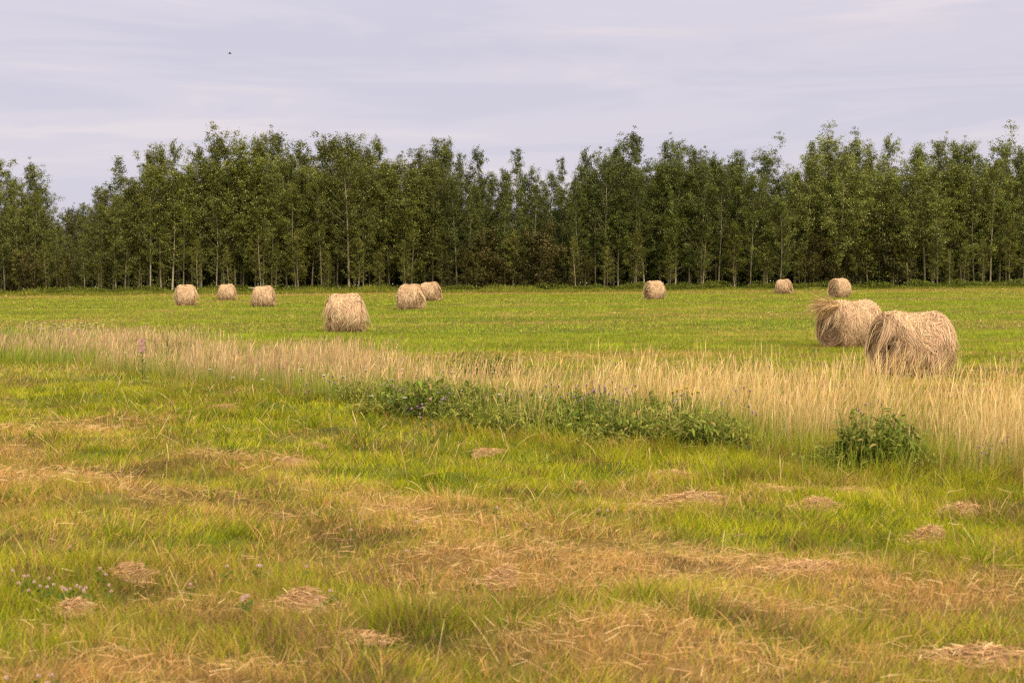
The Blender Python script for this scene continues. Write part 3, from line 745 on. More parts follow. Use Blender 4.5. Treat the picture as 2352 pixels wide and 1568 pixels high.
        return st.mesh("stem", M_WEED), hd.mesh("flower_spike", M_FLOWER)

def plant_at(u, v, kind, meshes, label, cat, group, H, tip=True, s=1.0, rz=0.0):
    """place a plant whose flower the photo shows at (u, v): its foot stands where the sight line is H above the ground"""
    p = gp(u, v, H * s) if tip else gp(u, v)
    e = thing(kind, (p[0], p[1], float(gz(p[0], p[1])) - .01), label, cat, group, rz); e.scale = (s, s, s)
    link("stem", meshes[0], e)
    if len(meshes) > 2:
        for tpt in meshes[2]: link("flower_head", meshes[1], e, tpt)
    else:
        link(meshes[1].name.split(".")[0], meshes[1], e)
    return e

TH = [make_flower("thistle", 40 + k) for k in range(3)]
TL = "purple thistle growing between the dry stalks and the dark weeds"
for k, (a, b) in enumerate([(1020, 880), (1005, 888), (950, 925), (962, 918), (990, 902), (1030, 893), (1325, 878), (1345, 872), (1362, 870), (1380, 866), (1392, 876), (1405, 872), (1420, 880), (1438, 870), (1400, 890), (1370, 885), (1350, 895), (1460, 878), (1300, 892), (1180, 884), (1240, 890), (1270, 875), (1570, 905), (1672, 915), (1705, 890), (1715, 925), (1790, 905), (1905, 872), (1925, 860), (1990, 925), (2013, 918), (2245, 1012), (2262, 1005), (2268, 1012), (2320, 1000), (2200, 895), (2230, 905), (760, 860), (700, 880), (640, 845), (880, 870), (905, 862), (930, 880)]):
    plant_at(a, b, "thistle", TH[k % 3], TL, "thistle", "purple thistles in the uncut strip", .82, s=(.62 + .2 * ((k * 37) % 10) / 10) * (.7 if a > 2150 else 1), rz=k)
CL = [make_flower("clover", 50 + k) for k in range(3)]
for k, (a, b) in enumerate([(25, 1300), (52, 1305), (65, 1303), (82, 1310), (95, 1318), (110, 1302), (118, 1312), (138, 1318), (147, 1322), (155, 1325), (165, 1318), (175, 1308), (180, 1312), (188, 1330), (190, 1322), (200, 1312), (165, 1265), (250, 1300), (240, 1290), (250, 1318), (105, 1322), (45, 1320), (70, 1335), (232, 1285)]):
    plant_at(a, b, "clover", CL[k % 3], "pinkish clover in the flower patch above the tangled hay heap on the left", "clover", "clover in the patch on the left", .16, s=.78, rz=k)
for k, (a, b) in enumerate([(8, 1535), (105, 1548), (120, 1528), (128, 1560), (92, 1530), (140, 1552), (190, 1565), (200, 1560), (208, 1566), (240, 1558), (246, 1552), (178, 1567), (270, 1566), (60, 1562)]):
    plant_at(a, b, "clover", CL[k % 3], "pinkish clover at the very bottom of the picture, lower left corner", "clover", "clover along the bottom left", .16, s=.78, rz=k)
for k, (a, b) in enumerate([(553, 1353), (563, 1350), (572, 1347), (560, 1360), (440, 1318), (590, 1270), (595, 1272), (755, 1325), (735, 1340), (810, 1210), (1215, 1213), (1140, 1180), (930, 1258), (700, 1265), (520, 1275), (960, 1215), (1380, 1165), (1395, 1185)]):
    plant_at(a, b, "clover", CL[k % 3], "stray pale clover blossom scattered singly in the open foreground grass", "clover", "stray clover in the foreground", .16, s=.85, rz=k)
YA = [make_flower("yarrow", 60 + k) for k in range(3)]
for k, (a, b) in enumerate([(60, 735), (72, 742), (85, 738), (92, 747), (104, 741), (115, 750), (124, 744), (135, 752), (147, 746), (158, 754), (166, 749), (178, 756), (190, 748), (203, 745), (210, 752), (222, 742), (140, 758), (96, 755), (185, 742), (64, 752)]):
    plant_at(a, b, "yarrow", YA[k % 3], "white yarrow in the green weedy patch at the left edge", "yarrow", "white yarrow at the left edge", .54, s=1.1, rz=k)
for k, (a, b) in enumerate([(870, 818), (885, 822), (895, 827), (905, 824), (862, 832), (910, 838), (878, 835), (840, 846), (925, 848), (790, 868), (745, 862), (640, 820), (690, 848), (1005, 812), (960, 838), (1020, 850), (1040, 845), (1130, 850), (565, 812), (480, 838), (300, 763), (290, 805), (440, 795), (535, 860), (600, 866), (850, 905), (930, 910), (1060, 885), (1150, 895), (1240, 905)]):
    plant_at(a, b, "yarrow", YA[k % 3], "white yarrow dotted through the dry grass between fireweed and thistles", "yarrow", "white yarrow in the dry strip", .54, s=.85, rz=k)
TA = [make_flower("tansy", 70 + k) for k in range(2)]
for k, (a, b) in enumerate([(12, 739), (22, 738), (30, 742), (16, 745)]):
    plant_at(a, b, "tansy", TA[k % 2], "yellow tansy at the left edge beside white yarrow", "tansy", "yellow tansy at the left edge", .54, s=1.1, rz=k)
for k, (a, b) in enumerate([(1543, 905), (1555, 898), (1568, 893), (1580, 888), (1590, 905), (1600, 898), (1352, 868), (1366, 866)]):
    plant_at(a, b, "tansy", TA[k % 2], "yellow tansy above the weedy foot right of the thistle cluster", "tansy", "yellow tansy above the weedy foot", .54, s=.95, rz=k)
FW = make_flower("fireweed", 80)
plant_at(325, 776, "fireweed", FW, "tall pink fireweed spike standing alone in the left part of the strip", "fireweed", None, .95, s=.85)

# ------------------------------------------------------------------ trees
def make_aspen(seed, H=13.0, hb=.22, wide=1.15, dens=1.0, lsz=.102, nbr=46, tint=(.110, .124, .019), fork=False):
    rg = np.random.default_rng(seed); tr = Buf(); lf = Buf()
    K = 12; t = np.linspace(0, 1, K)
    a1, a2 = rg.uniform(-.25, .25, 2); w1 = rg.uniform(.4, .9)
    TP = np.stack([H * .018 * np.sin(t * 5 * w1 + a1 * 8) + .03 * H * t ** 2 * rg.uniform(-.4, 1.2), H * .012 * np.sin(t * 4 + a2 * 9), H * t], 1)
    TP[:, :2] -= TP[0, :2]
    r0 = .0072 * H * rg.uniform(.8, 1.15)
    V, q_ = tube(TP, np.interp(t, [0, .06, .5, 1], [r0 * 1.25, r0, r0 * .62, .008]), 7)
    bk = lambda n: np.array((.37, .32, .235)) * rg.uniform(.8, 1.15, (n, 1))
    tr.add(V, q_, None, bk(len(V)))
    at_ = lambda s: np.array([np.interp(s, t, TP[:, i]) for i in range(3)])
    pts = []
    def bough(p0, d, L, r):
        k = 5; s = np.linspace(0, 1, k)
        P = p0[None] + d[None] * (L * s)[:, None]
        P[:, 2] += .16 * L * s ** 2
        P[:, 0] += .10 * L * s ** 2                               # wind from the left
        V, q_ = tube(P, np.linspace(r, r * .3, k), 3); tr.add(V, q_, None, bk(len(V)) * .9)
        return P
    for i in range(nbr):
        s = hb + (1 - hb) * (i + rg.uniform(0, 1)) / nbr
        rel = (s - hb) / (1 - hb)
        Lm = wide * np.interp(rel, [0, .12, .35, .7, .9, 1], [.6, .95, 1.0, .66, .27, .10]) * rg.uniform(.55, 1.35)
        az = i * 2.4 + rg.uniform(-.6, .6); el = np.interp(rel, [0, .5, 1], [.45, .75, 1.15]) + rg.uniform(-.2, .25)
        d = np.array([math.cos(az) * math.cos(el), math.sin(az) * math.cos(el), math.sin(el)])
        p0 = at_(s); Lb_ = Lm / max(math.cos(el), .42)
        P = bough(p0, d, Lb_, max(.006, r0 * .28 * (1 - .7 * rel)))
        bt = rg.uniform(.6, 1.35)
        nc = int(max(2, Lb_ * 4.5 * dens + rg.uniform(0, 1)))
        for c in range(nc):
            f_ = rg.uniform(.28, 1.04)
            q0 = np.array([np.interp(f_, np.linspace(0, 1, 5), P[:, k]) for k in range(3)])
            q0 = q0 + rg.normal(0, .13, 3) * (.6 + .5 * Lm)
            m_ = int(rg.integers(20, 50)); sp = rg.uniform(.09, .20)
            pts.append((q0, m_, sp, bt))
    for k in range(7):                                             # the wispy leader
        s = rg.uniform(.9, 1.015); pts.append((at_(min(s, 1)) + np.array([.0, 0, max(0, s - 1) * H]) + rg.normal(0, .07, 3), int(rg.integers(6, 14)), .09, 1.0))
    if hb > .1:
        for k in range(9):                                         # dead twigs and a few leaves on the lower bole
            s = rg.uniform(.06, hb); az = rg.uniform(0, 2 * PI)
            P = bough(at_(s), np.array([math.cos(az) * .9, math.sin(az) * .9, .35]), rg.uniform(.4, 1.1), .009)
            if rg.random() < .8: pts.append((P[-1], int(rg.integers(8, 20)), .2, 1.0)); pts.append((P[2], int(rg.integers(4, 12)), .2, 1.0))
    Q = np.concatenate([q0 + rg.normal(0, 1, (m_, 3)) * sp * np.array([1, 1, .85]) for (q0, m_, sp, _) in pts])
    cl = np.repeat(np.array([b_ for (_, _, _, b_) in pts]) * rg.uniform(.7, 1.35, len(pts)), [m_ for (_, m_, _, _) in pts])
    V, q_ = leaves(Q, lsz, rg, .75, .85)
    n = len(Q)
    c = np.array(tint)[None] * cl[:, None] * rg.uniform(.75, 1.3, (n, 1)) * rg.uniform(.93, 1.07, (n, 3))
    pale = rg.random(n) < .09; c[pale] = np.array([.40, .39, .19]) * rg.uniform(.8, 1.2, (pale.sum(), 1))     # glints of wind-turned leaves painted into the colour
    yel = rg.random(n) < .03; c[yel] = np.array([.42, .32, .09])
    lf.add(V, q_, None, np.repeat(c, 4, 0))
    return tr.mesh("trunk", M_BARK), lf.mesh("crown", M_LEAF), H, (V, np.repeat(c, 4, 0))

TALL = [make_aspen(101, 13, .17, 2.1, nbr=54), make_aspen(102, 13, .12, 2.4, nbr=56), make_aspen(103, 13, .22, 1.9, nbr=50), make_aspen(104, 13, .10, 2.6, nbr=58),
        make_aspen(105, 13, .19, 2.0, .85, nbr=50), make_aspen(106, 13, .26, 2.3, nbr=50)]
SLIM = [make_aspen(111, 13, .25, 1.25, 1.05, nbr=54), make_aspen(112, 13, .28, 1.45, .95, nbr=52), make_aspen(113, 13, .22, 1.1, 1.1, nbr=56)]
THIN = [make_aspen(121, 13, .2, 1.6, .9, nbr=48), make_aspen(122, 13, .16, 1.5, .85, nbr=46)]
SHRUB = [make_aspen(131, 5, .04, 1.3, 1.5, .11, 34, (.09, .12, .03)), make_aspen(132, 5, .02, 1.5, 1.5, .12, 36, (.12, .125, .04)), make_aspen(133, 5, .06, 1.0, 1.3, .10, 30, (.105, .118, .03))]

PROF = [(-300, 360), (-150, 350), (0, 352), (40, 372), (75, 372), (100, 412), (115, 460), (140, 490), (190, 448), (212, 492), (232, 430), (262, 415), (298, 340), (340, 336), (380, 326), (413, 312), (460, 318), (510, 299), (556, 316), (600, 306), (660, 303), (703, 310), (745, 318), (770, 305), (815, 305), (850, 325), (893, 302), (950, 332), (995, 300), (1030, 314), (1067, 356), (1116, 345), (1186, 348), (1228, 382), (1285, 367), (1330, 380), (1352, 330), (1410, 320), (1470, 302), (1517, 306), (1556, 320), (1605, 325), (1645, 345), (1690, 332), (1755, 340), (1788, 396), (1850, 307), (1908, 307), (1940, 330), (1962, 318), (1990, 310), (2046, 300), (2105, 325), (2142, 317), (2182, 325), (2225, 320), (2260, 335), (2296, 318), (2342, 330), (2450, 322), (2600, 330)]
ENV = np.array([(-400, 400), (60, 400), (105, 470), (122, 505), (215, 508), (238, 455), (290, 420), (330, 388), (600, 352), (1010, 350), (1050, 400), (1110, 395), (1200, 420), (1320, 420), (1350, 365), (1700, 372), (1790, 425), (1830, 362), (2700, 362)], float)
YEDGE = 130.5
MARKS = [(-9999, "the left picture edge"), (427, "the leftmost hay bale"), (521, "the second hay bale"), (605, "the bale with the stick"), (793, "the mid-field bale"), (965, "the overlapping bale pair"), (1065, "the start of the low gap"), (1340, "the end of the low gap"), (1503, "the lone bale"), (1800, "the most distant bale"), (1928, "the bale above the big pair"), (2092, "the largest bale"), (2352, "the right picture edge")]
ORD = "first second third fourth fifth sixth seventh eighth ninth tenth eleventh twelfth thirteenth fourteenth fifteenth sixteenth seventeenth eighteenth nineteenth twentieth".split()
counts = {}
def mark_of(u, kind):
    m = [k for k, (mu, _) in enumerate(MARKS) if mu <= u][-1]
    counts[(kind, m)] = counts.get((kind, m), 0) + 1
    return ORD[min(counts[(kind, m)] - 1, 19)], MARKS[m][1]

def hue(u, rg):
    """leaf colour multiplier along the wood, as the photo shows it"""
    g = np.interp(u, [-300, 100, 300, 900, 1060, 1300, 1400, 1750, 1830, 2352], [1.05, 1.0, 1.08, 1.0, .82, .9, .88, .9, 1.28, 1.2])
    y = np.interp(u, [0, 300, 1000, 1060, 1400, 1780, 1850, 2352], [1.0, 1.03, 1.02, .93, .92, .95, 1.0, .98])
    j = rg.uniform(.85, 1.15)
    return (g * y * j * .95, g * j, g * j * rg.uniform(.85, 1.15), 1)

def put_tree(mesh3, u, Y, vtop, name, label, cat, group, rg, lean=0.0, wide=1.0, H=None):
    tr, cr, H0 = mesh3[0], mesh3[1], mesh3[2]
    X = (u - CU) / F * Y                     # foot under the tip
    if H is None:
        H = at_depth(u, vtop, Y)[2]
    s = H / H0
    e = thing(name, (X, Y, float(gz(X, Y)) * 0 - .05), label, cat, group, rg.uniform(-.5, .5) if True else 0)
    e.scale = (s * wide, s * wide, s)
    e.rotation_euler = (0, lean, rg.uniform(0, 2 * PI) if lean == 0 else 0)
    a = link("trunk", tr, e); b = link("crown", cr, e)
    b.color = hue(u, rg); g = rg.uniform(.55, 1.3); a.color = (g, g * .99, g * .95, 1)
    return e

T = np.random.default_rng(77)
size_word = lambda H: "tall" if H > 13 else ("middling" if H > 10.5 else "short")
# front row, trunks in full view
u0 = -230.0; row = []
while u0 < 2600:
    row.append(u0); u0 += T.uniform(17, 40)
for u_ in row:
    e_ = np.interp(u_, ENV[:, 0], ENV[:, 1])
    gap = 1050 < u_ < 1335
    vt = e_ + 10 + T.uniform(0, 1) ** 1.8 * (90 if not gap else 75)
    Y = YEDGE + T.uniform(-.4, 2.2)
    pool = TALL if not (gap or 110 < u_ < 225) else THIN + SLIM
    mesh3 = pool[T.integers(len(pool))]
    H = at_depth(u_, vt, Y)[2]
    inframe = 0 <= u_ <= 2352
    if inframe:
        o_, mk = mark_of(u_, "front")
        lab = f"{size_word(H)} aspen, {o_} in the wood's front row right of {mk}"
        put_tree(mesh3, u_, Y, vt, "aspen_tree", lab, "tree", "aspens in the front row of the wood", T, wide=T.uniform(.85, 1.3))
    else:
        put_tree(mesh3, u_, Y, vt, "aspen_tree", "aspen of the front row just outside the picture", "tree", "aspens beside the picture", T)
# trees whose tips make the skyline
for (u_, vt) in PROF:
    Y = YEDGE + T.uniform(2.6, 5.0); vt += 24 if not 1050 < u_ < 1335 else 6
    gap = 1050 < u_ < 1335
    low = 105 < u_ < 225
    pool = (SLIM + THIN) if (gap or low) else (SLIM + TALL[:4])
    if u_ < 0 or u_ > 2352:
        lab, gr = "aspen of the front row just outside the picture", "aspens beside the picture"
    else:
        o_, mk = mark_of(u_, "sky")
        lab, gr = f"aspen tip against the sky, {o_} right of {mk}", "aspens whose tips make the skyline"
    put_tree(pool[T.integers(len(pool))], u_, Y, vt, "aspen_tree", lab, "tree", gr, T, wide=T.uniform(.8, 1.25))
# thin aspens that close the low gap
for u_ in (1078, 1098, 1132, 1148, 1164, 1204, 1222, 1248, 1266, 1308):
    put_tree((THIN + SLIM)[T.integers(5)], u_, YEDGE + T.uniform(3.5, 7), np.interp(u_, [1070, 1120, 1230, 1330], [385, 378, 402, 392]) + T.uniform(0, 45), "aspen_tree", "thin aspen standing in the low gap of the wood, sky showing through its crown", "tree", "thin aspens in the low gap", T, wide=T.uniform(1.0, 1.3))
# deeper rows
DEEP = "aspen deep in the wood, seen only through the gaps of the front rows"
for (Y0, st, up) in [(136.5, 43, 15), (140.5, 50, 30)]:
    u_ = -150.0
    while u_ < 2520:
        e_ = np.interp(u_, ENV[:, 0], ENV[:, 1])
        gap = 1045 < u_ < 1340; low = u_ < 225
        if not ((gap or low) and T.random() < .12):
            vt = e_ + up - 10 + T.uniform(0, 70) + (35 if gap or low else 0)
            put_tree((THIN + SLIM if gap else TALL)[T.integers(5)], u_, Y0 + T.uniform(-1.2, 1.2), vt, "aspen_tree", DEEP, "tree", "aspens deep in the wood", T)
        u_ += T.uniform(.6, 1.4) * st

# far side of the wood, one mass, shade painted into its leaf colour
fw = Buf()
for Y0 in (146, 152, 159, 167):
    u_ = -420.0
    while u_ < 2800:
        e_ = np.interp(u_, ENV[:, 0], ENV[:, 1])
        gap = 1030 < u_ < 1350; low = u_ < 235
        vt = (512 + T.uniform(-25, 35)) if (gap or low) else e_ + 40 + T.uniform(0, 110)
        src = TALL[T.integers(len(TALL))]; V, c = src[3]
        H = at_depth(u_, vt, Y0)[2]; s = H / 13.0; a = T.uniform(0, 2 * PI)
        Q = V.reshape(-1, 4, 3); m_ = T.random(len(Q)) < .42
        Q = Q[m_]; cc = c.reshape(-1, 4, 3)[m_].reshape(-1, 3)
        ctr = Q.mean(1, keepdims=True); Q = ctr + (Q - ctr) * 1.45
        Q = Q.reshape(-1, 3) * np.array([s * 1.25, s * 1.25, s])
        # foliage reaches lower there
        Q[:, 2] = H - (H - Q[:, 2]) * 1.22
        Q = Q[:, :] @ np.array([[math.cos(a), -math.sin(a), 0], [math.sin(a), math.cos(a), 0], [0, 0, 1]]).T
        Q[:, 0] += (u_ - CU) / F * Y0; Q[:, 1] += Y0 + T.uniform(-2, 2); Q[:, 2] = np.maximum(Q[:, 2], .02)
        fw.add(Q, np.arange(len(Q)).reshape(-1, 4), None, cc * .45)  # aspen leaf tints cut down, the wood's inner shade put into the colour
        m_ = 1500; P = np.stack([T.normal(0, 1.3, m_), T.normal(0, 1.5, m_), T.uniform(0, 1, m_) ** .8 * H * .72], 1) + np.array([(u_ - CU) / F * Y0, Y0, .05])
        V2, q2 = leaves(P, .27, T, .3); fw.add(V2, q2, None, np.repeat(np.array([.045, .052, .016]) * T.uniform(.6, 1.3, (m_, 1)), 4, 0))  # filler leaves coloured dark for the same inner shade
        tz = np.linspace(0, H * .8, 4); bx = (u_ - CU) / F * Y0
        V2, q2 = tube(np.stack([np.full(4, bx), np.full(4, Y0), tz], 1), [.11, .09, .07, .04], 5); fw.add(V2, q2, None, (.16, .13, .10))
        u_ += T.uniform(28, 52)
tag(link("distant_woods", fw.mesh("distant_woods", M_LEAF)), "dense inside of the wood behind the aspen rows, shade painted into its leaves", None, None, "stuff")

# spruces behind the low part of the wood on the left
def make_spruce(seed, H=12.0):
    rg = np.random.default_rng(seed); tr = Buf(); nd = Buf()
    V, q_ = tube([(0, 0, 0), (0, 0, H * .5), (0, 0, H)], [.13, .08, .01], 6); tr.add(V, q_, None, (.17, .13, .10))
    P = []
    for z in np.arange(.8, H - .1, .28):
        r = (H - z) / H * 2.0 + .08
        for k in range(9):
            a = rg.uniform(0, 2 * PI); m_ = int(6 + r * 14); s = rg.uniform(.1, 1, m_) * r * rg.uniform(.75, 1.15)
            P.append(np.stack([np.cos(a) * s, np.sin(a) * s, z - s * .28 + rg.normal(0, .05, m_)], 1) + rg.normal(0, .05, (m_, 3)))
    P = np.concatenate(P); V, q_ = leaves(P, .17, rg, .5, .4)
    nd.add(V, q_, None, np.repeat(np.array([.045, .07, .04]) * rg.uniform(.7, 1.4, (len(P), 1)), 4, 0))
    return tr.mesh("trunk", M_BARK), nd.mesh("crown", M_LEAF), H
SP = make_spruce(9)
for k, (u_, vt, lab) in enumerate([(118, 500, "dark spruce behind the low trees at left, leftmost of the spruces"), (160, 492, "dark spruce behind the low trees at left, second of the spruces"), (204, 500, "dark spruce behind the low trees at left, rightmost of the spruces")]):
    put_tree(SP, u_, 165 + 3 * k, vt, "spruce_tree", lab, "tree", "spruces behind the low trees", T)

# shrubs along the edge
for k, (u_, vt, m_, lab, col) in enumerate([
    (1072, 575, 2, "brownish green willow shrub at the left end of the low gap", (1.1, 1.05, .9)),
    (1110, 560, 1, "round yellowish green willow shrub in the low gap, right of the brownish one", (1.05, 1.0, .7)),
    (1150, 555, 1, "broad willow shrub beneath the middle of the low gap", (1.0, 1.0, .8)),
    (1200, 575, 0, "dark willow shrub low down under the gap's thin aspens", (.85, .9, .9)),
    (1245, 545, 1, "greyish silver willow shrub under the thin aspens", (.95, 1.05, 1.5)),
    (1295, 570, 0, "dark green shrub at the right end of the low gap", (.8, .95, .8)),
    (1345, 590, 2, "small brownish shrub just right of the low gap", (1.05, 1.0, .8)),
    (1868, 545, 2, "reddish brown shrub above the most distant bale's right", (1.08, 1.0, .8)),
    (1915, 565, 1, "bushy green shrub directly behind the bale above the big pair", (.8, .95, .7)),
    (1960, 570, 0, "dark green shrub right of the bale above the big pair", (.65, .8, .7)),
    (2020, 500, 0, "big dark green shrub rising halfway up the wood on the right", (.6, .75, .7)),
    (2070, 530, 0, "dark green shrub next to the big one, towards the right edge", (.65, .8, .7)),
    (60, 590, 1, "low yellowish shrub at the wood's edge, far left", (1.1, 1.0, .8)),
    (150, 585, 2, "low bronze shrub below the spruces on the left", (1.05, 1.0, .8)),
    (30, 610, 2, "low brownish shrub at the left picture edge", (1.1, 1.0, .8)),
    (1025, 600, 0, "dark shrub at the wood's edge right of the overlapping bale pair", (.75, .85, .7)),
]):
    e = put_tree(SHRUB[m_], u_, YEDGE - .4 + .3 * (k % 3), vt, "willow_shrub", lab, "shrub", "shrubs along the wood's edge", T, wide=1.15)
    e.children[1].color = (*col, 1)
    e.children[0].color = (.6, .5, .42, 1)
# slim saplings at the edge
u_ = -20.0; sap = []
while u_ < 2370:
    sap.append(u_); u_ += T.uniform(25, 95)
for u_ in sap:
    gap = 1050 < u_ < 1335
    H = T.uniform(3.0, 6.5); mesh3 = THIN[T.integers(2)]
    e = put_tree(mesh3, u_, YEDGE - T.uniform(0, .8), 0, "aspen_sapling", "slim pale aspen sapling at the wood's edge in front of the grown trees", "sapling", "aspen saplings along the wood's edge", T, wide=1.35, H=H)
    e.children[0].color = (1.25, 1.2, 1.05, 1)

# undergrowth along the edge of the wood
ub = Buf()
n = 70000
X = T.uniform(-62, 62, n); Y = 126.6 + np.abs(T.normal(0, 2.2, n)) + .9 * (vn(X / 4, X * 0, 3) - .5) * 2
ht = np.interp(X, [-50, 5, 12, 60], [.7, .75, .42, .38]) * np.interp(Y, [126, 128, 131, 140], [.22, .5, .85, .9]) * T.uniform(.4, 1.3, n) * (.45 + 1.1 * vn(X / 1.6, Y / 2, 4))
az = T.uniform(0, 2 * PI, n); ts = np.linspace(0, 1, 3)
D = np.stack([np.cos(az) * .35, np.sin(az) * .35, np.ones(n)], 1)
C = np.stack([X, Y, np.zeros(n)], 1)[:, None] + D[:, None] * (ht[:, None] * ts)[:, :, None]
sa = T.uniform(0, 2 * PI, n); S = np.stack([np.cos(sa), np.sin(sa) * .5, np.zeros(n)], 1)
V, q_ = ribbons(C, S, T.uniform(.012, .035, n)[:, None] * np.array([.7, 1, .25])[None])
c = pal(n, [(.25, .28, .032), (.16, .19, .024), (.32, .33, .045), (.42, .34, .10)], [3, 3, 2, .8], .2, T)
ub.add(V, q_, None, np.repeat(c, 6, 0))
P = np.stack([T.uniform(-62, 62, 60000), 128.2 + np.abs(T.normal(0, 2.5, 60000)), np.zeros(60000)], 1)
P[:, 2] = T.uniform(.05, 1, 60000) ** .8 * (.2 + .8 * vn(P[:, 0] / 1.3, P[:, 1] / 2, 7))
V, q_ = leaves(P, .13, T, .4)
ub.add(V, q_, None, np.repeat(pal(60000, [(.16, .19, .026), (.10, .13, .022), (.22, .24, .035)], [3, 3, 1.5], .2, T), 4, 0))
n = 160
P = np.stack([T.uniform(-50, 50, n), T.uniform(127.2, 129.5, n), T.uniform(.45, .9, n)], 1)
V, q_ = leaves(P, .10, T, .8)
ub.add(V, q_, None, np.repeat(pal(n, [(.75, .74, .70)], [1], .1, T), 4, 0))
tag(link("undergrowth", ub.mesh("undergrowth", M_WEED)), "green weeds and nettles along the edge of the wood", None, None, "stuff")

# ------------------------------------------------------------------ bird
pb = at_depth(527.5, 123.5, 88.0)
e = thing("bird", pb, "small dark bird with raised wings flying in the sky above the left trees", "bird", None, math.radians(20))
t = np.linspace(0, 1, 9)
b = Buf(); V, q_ = tube(np.stack([np.linspace(-.09, .13, 9), np.zeros(9), np.array([.0, .004, .004, 0, -.004, -.006, -.006, -.004, -.002])], 1), [.004, .016, .02, .024, .029, .028, .02, .013, .012], 8)
b.add(V, q_, None, (.10, .07, .07)); link("body", b.mesh("body", M_BIRD, True), e)
for sg in (-1, 1):
    k = 6; s = np.linspace(0, 1, k)
    lead = np.stack([.03 + .03 * np.sin(s * PI) - .05 * s ** 2, sg * .19 * s, .008 + .075 * s - .015 * s ** 2], 1)
    trail = np.stack([-.05 - .015 * s + .0 * s, sg * .18 * s, .004 + .07 * s - .015 * s ** 2], 1)
    mid = (lead + trail) / 2 + np.array([0, 0, .006])
    V = np.concatenate([lead, mid, trail, (lead + trail) / 2 - np.array([0, 0, .004])])
    i = np.arange(k - 1); f_ = lambda a, c: np.stack([a * k + i, a * k + i + 1, c * k + i + 1, c * k + i], 1)
    b = Buf(); b.add(V, np.concatenate([f_(0, 1), f_(1, 2), f_(2, 3), f_(3, 0)]), None, (.42, .36, .36)); link("wing", b.mesh("wing", M_BIRD), e)
b = Buf(); V, q_ = ribbons(np.array([[(-.08, 0, .002), (-.13, 0, 0), (-.17, 0, -.003)]]), np.array([[0, 1.0, 0]]), np.array([[.012, .026, .035]]))
b.add(V, q_, None, (.35, .29, .29)); link("tail", b.mesh("tail", M_BIRD), e)

# ------------------------------------------------------------------ light
SUN_EL, SUN_AZ = 46.0, 32.0          # azimuth to the right of straight behind the camera
d = Vector((math.sin(math.radians(SUN_AZ)) * math.cos(math.radians(SUN_EL)), -math.cos(math.radians(SUN_AZ)) * math.cos(math.radians(SUN_EL)), math.sin(math.radians(SUN_EL))))
sd = bpy.data.lights.new("sun", "SUN"); so = bpy.data.objects.new("sun", sd); COL.objects.link(so)
sd.energy = 1.5; sd.angle = math.radians(11); sd.color = (1.0, .87, .66)
so.rotation_euler = d.to_track_quat("Z", "Y").to_euler(); so.location = d * 60

EXP = 2 ** .8
W = bpy.data.worlds.new("World"); sc.world = W; W.use_nodes = True
nt = W.node_tree; N = nt.nodes; N.clear(); Lk = nt.links.new
out = N.new("ShaderNodeOutputWorld"); bg = N.new("ShaderNodeBackground"); bg2 = N.new("ShaderNodeBackground"); add = N.new("ShaderNodeAddShader")
sky = N.new("ShaderNodeTexSky"); sky.sky_type = "NISHITA"; sky.sun_disc = False
sky.sun_elevation = math.radians(SUN_EL); sky.sun_rotation = math.atan2(d.x, d.y)
bg.inputs["Strength"].default_value = .006
Lk(sky.outputs[0], bg.inputs["Color"])
tc = N.new("ShaderNodeTexCoord"); sep = N.new("ShaderNodeSeparateXYZ"); Lk(tc.outputs["Generated"], sep.inputs[0])
mp = N.new("ShaderNodeMapping"); mp.inputs["Scale"].default_value = (2.2, 2.2, 17); mp.inputs["Rotation"].default_value = (0, math.radians(1.5), 0); Lk(tc.outputs["Generated"], mp.inputs[0])
n1 = N.new("ShaderNodeTexNoise"); n1.inputs["Scale"].default_value = 1.6; n1.inputs["Detail"].default_value = 5; n1.inputs["Roughness"].default_value = .56; n1.inputs["Distortion"].default_value = .7
Lk(mp.outputs[0], n1.inputs["Vector"])
rp = N.new("ShaderNodeValToRGB"); rp.color_ramp.interpolation = "EASE"
els = rp.color_ramp.elements
els[0].position, els[0].color = .40, (.605, .572, .675, 1)
els[1].position, els[1].color = .64, (.73, .66, .705, 1)
m = els.new(.52); m.color = (.655, .608, .69, 1)
Lk(n1.outputs["Fac"], rp.inputs[0])
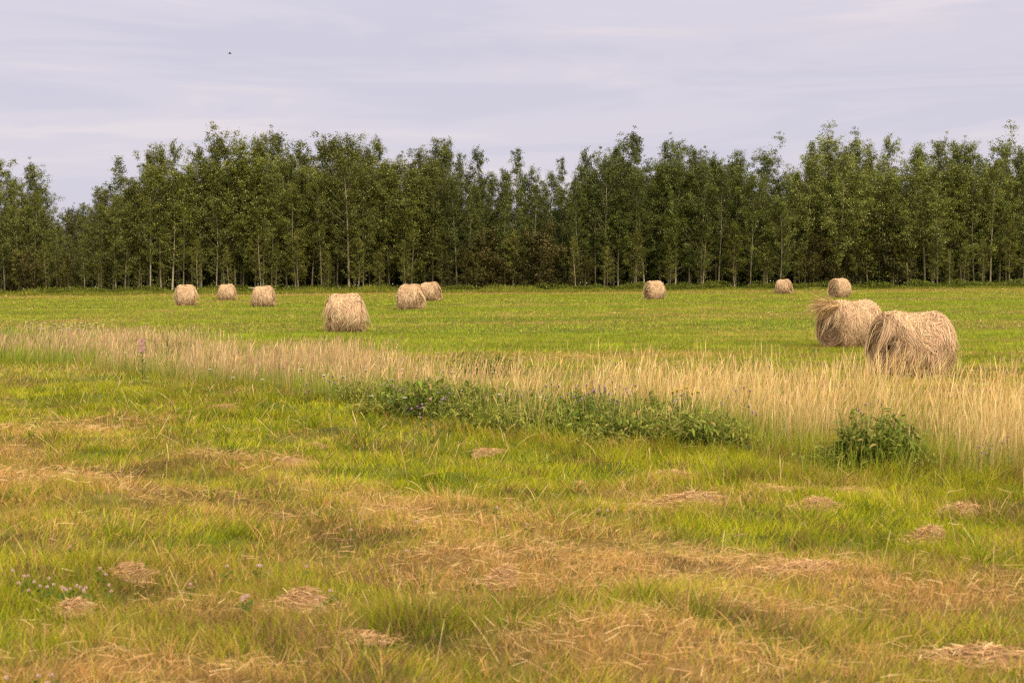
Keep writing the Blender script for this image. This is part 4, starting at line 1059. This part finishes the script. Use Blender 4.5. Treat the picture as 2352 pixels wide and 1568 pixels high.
# an overcast dome is brighter overhead than at the horizon
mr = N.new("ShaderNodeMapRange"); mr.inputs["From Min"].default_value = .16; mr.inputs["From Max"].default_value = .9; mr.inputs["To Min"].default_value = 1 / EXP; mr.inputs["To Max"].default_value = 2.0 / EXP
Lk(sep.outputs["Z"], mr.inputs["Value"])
mw = N.new("ShaderNodeMapRange"); mw.inputs["From Min"].default_value = .19; mw.inputs["From Max"].default_value = .45; Lk(sep.outputs["Z"], mw.inputs["Value"])
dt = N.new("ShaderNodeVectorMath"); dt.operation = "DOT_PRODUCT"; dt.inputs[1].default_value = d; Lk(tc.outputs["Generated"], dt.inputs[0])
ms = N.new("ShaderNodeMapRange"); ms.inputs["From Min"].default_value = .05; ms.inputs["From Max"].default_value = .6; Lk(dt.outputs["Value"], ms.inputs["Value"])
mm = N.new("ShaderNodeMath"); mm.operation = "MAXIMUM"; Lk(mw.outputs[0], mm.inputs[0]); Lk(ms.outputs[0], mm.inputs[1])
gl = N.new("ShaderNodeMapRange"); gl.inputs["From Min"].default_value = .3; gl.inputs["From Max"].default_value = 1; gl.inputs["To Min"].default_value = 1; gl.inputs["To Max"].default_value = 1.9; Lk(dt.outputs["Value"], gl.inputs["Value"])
mg = N.new("ShaderNodeMath"); mg.operation = "MULTIPLY"; Lk(mr.outputs[0], mg.inputs[0]); Lk(gl.outputs[0], mg.inputs[1]); Lk(mg.outputs[0], bg2.inputs["Strength"])   # glow round the sun added to the unseen sky, for warmer light
mc = N.new("ShaderNodeMix"); mc.data_type = "RGBA"; Lk(mm.outputs[0], mc.inputs["Factor"]); Lk(rp.outputs[0], mc.inputs["A"]); mc.inputs["B"].default_value = (.73, .645, .47, 1)   # warm colour added to the unseen sky overhead and sunward, to warm the light
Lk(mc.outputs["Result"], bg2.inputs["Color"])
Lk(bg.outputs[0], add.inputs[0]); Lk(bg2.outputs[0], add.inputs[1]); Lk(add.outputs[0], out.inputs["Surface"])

# ------------------------------------------------------------------ render
sc.view_settings.view_transform = "Standard"; sc.view_settings.look = "None"; sc.view_settings.exposure = .8; sc.view_settings.gamma = 1
sc.cycles.max_bounces = 5; sc.cycles.diffuse_bounces = 3; sc.cycles.glossy_bounces = 2; sc.cycles.transmission_bounces = 3
sc.cycles.use_denoising = False
sc.cycles.filter_width = 1.3
sc.render.use_persistent_data = False
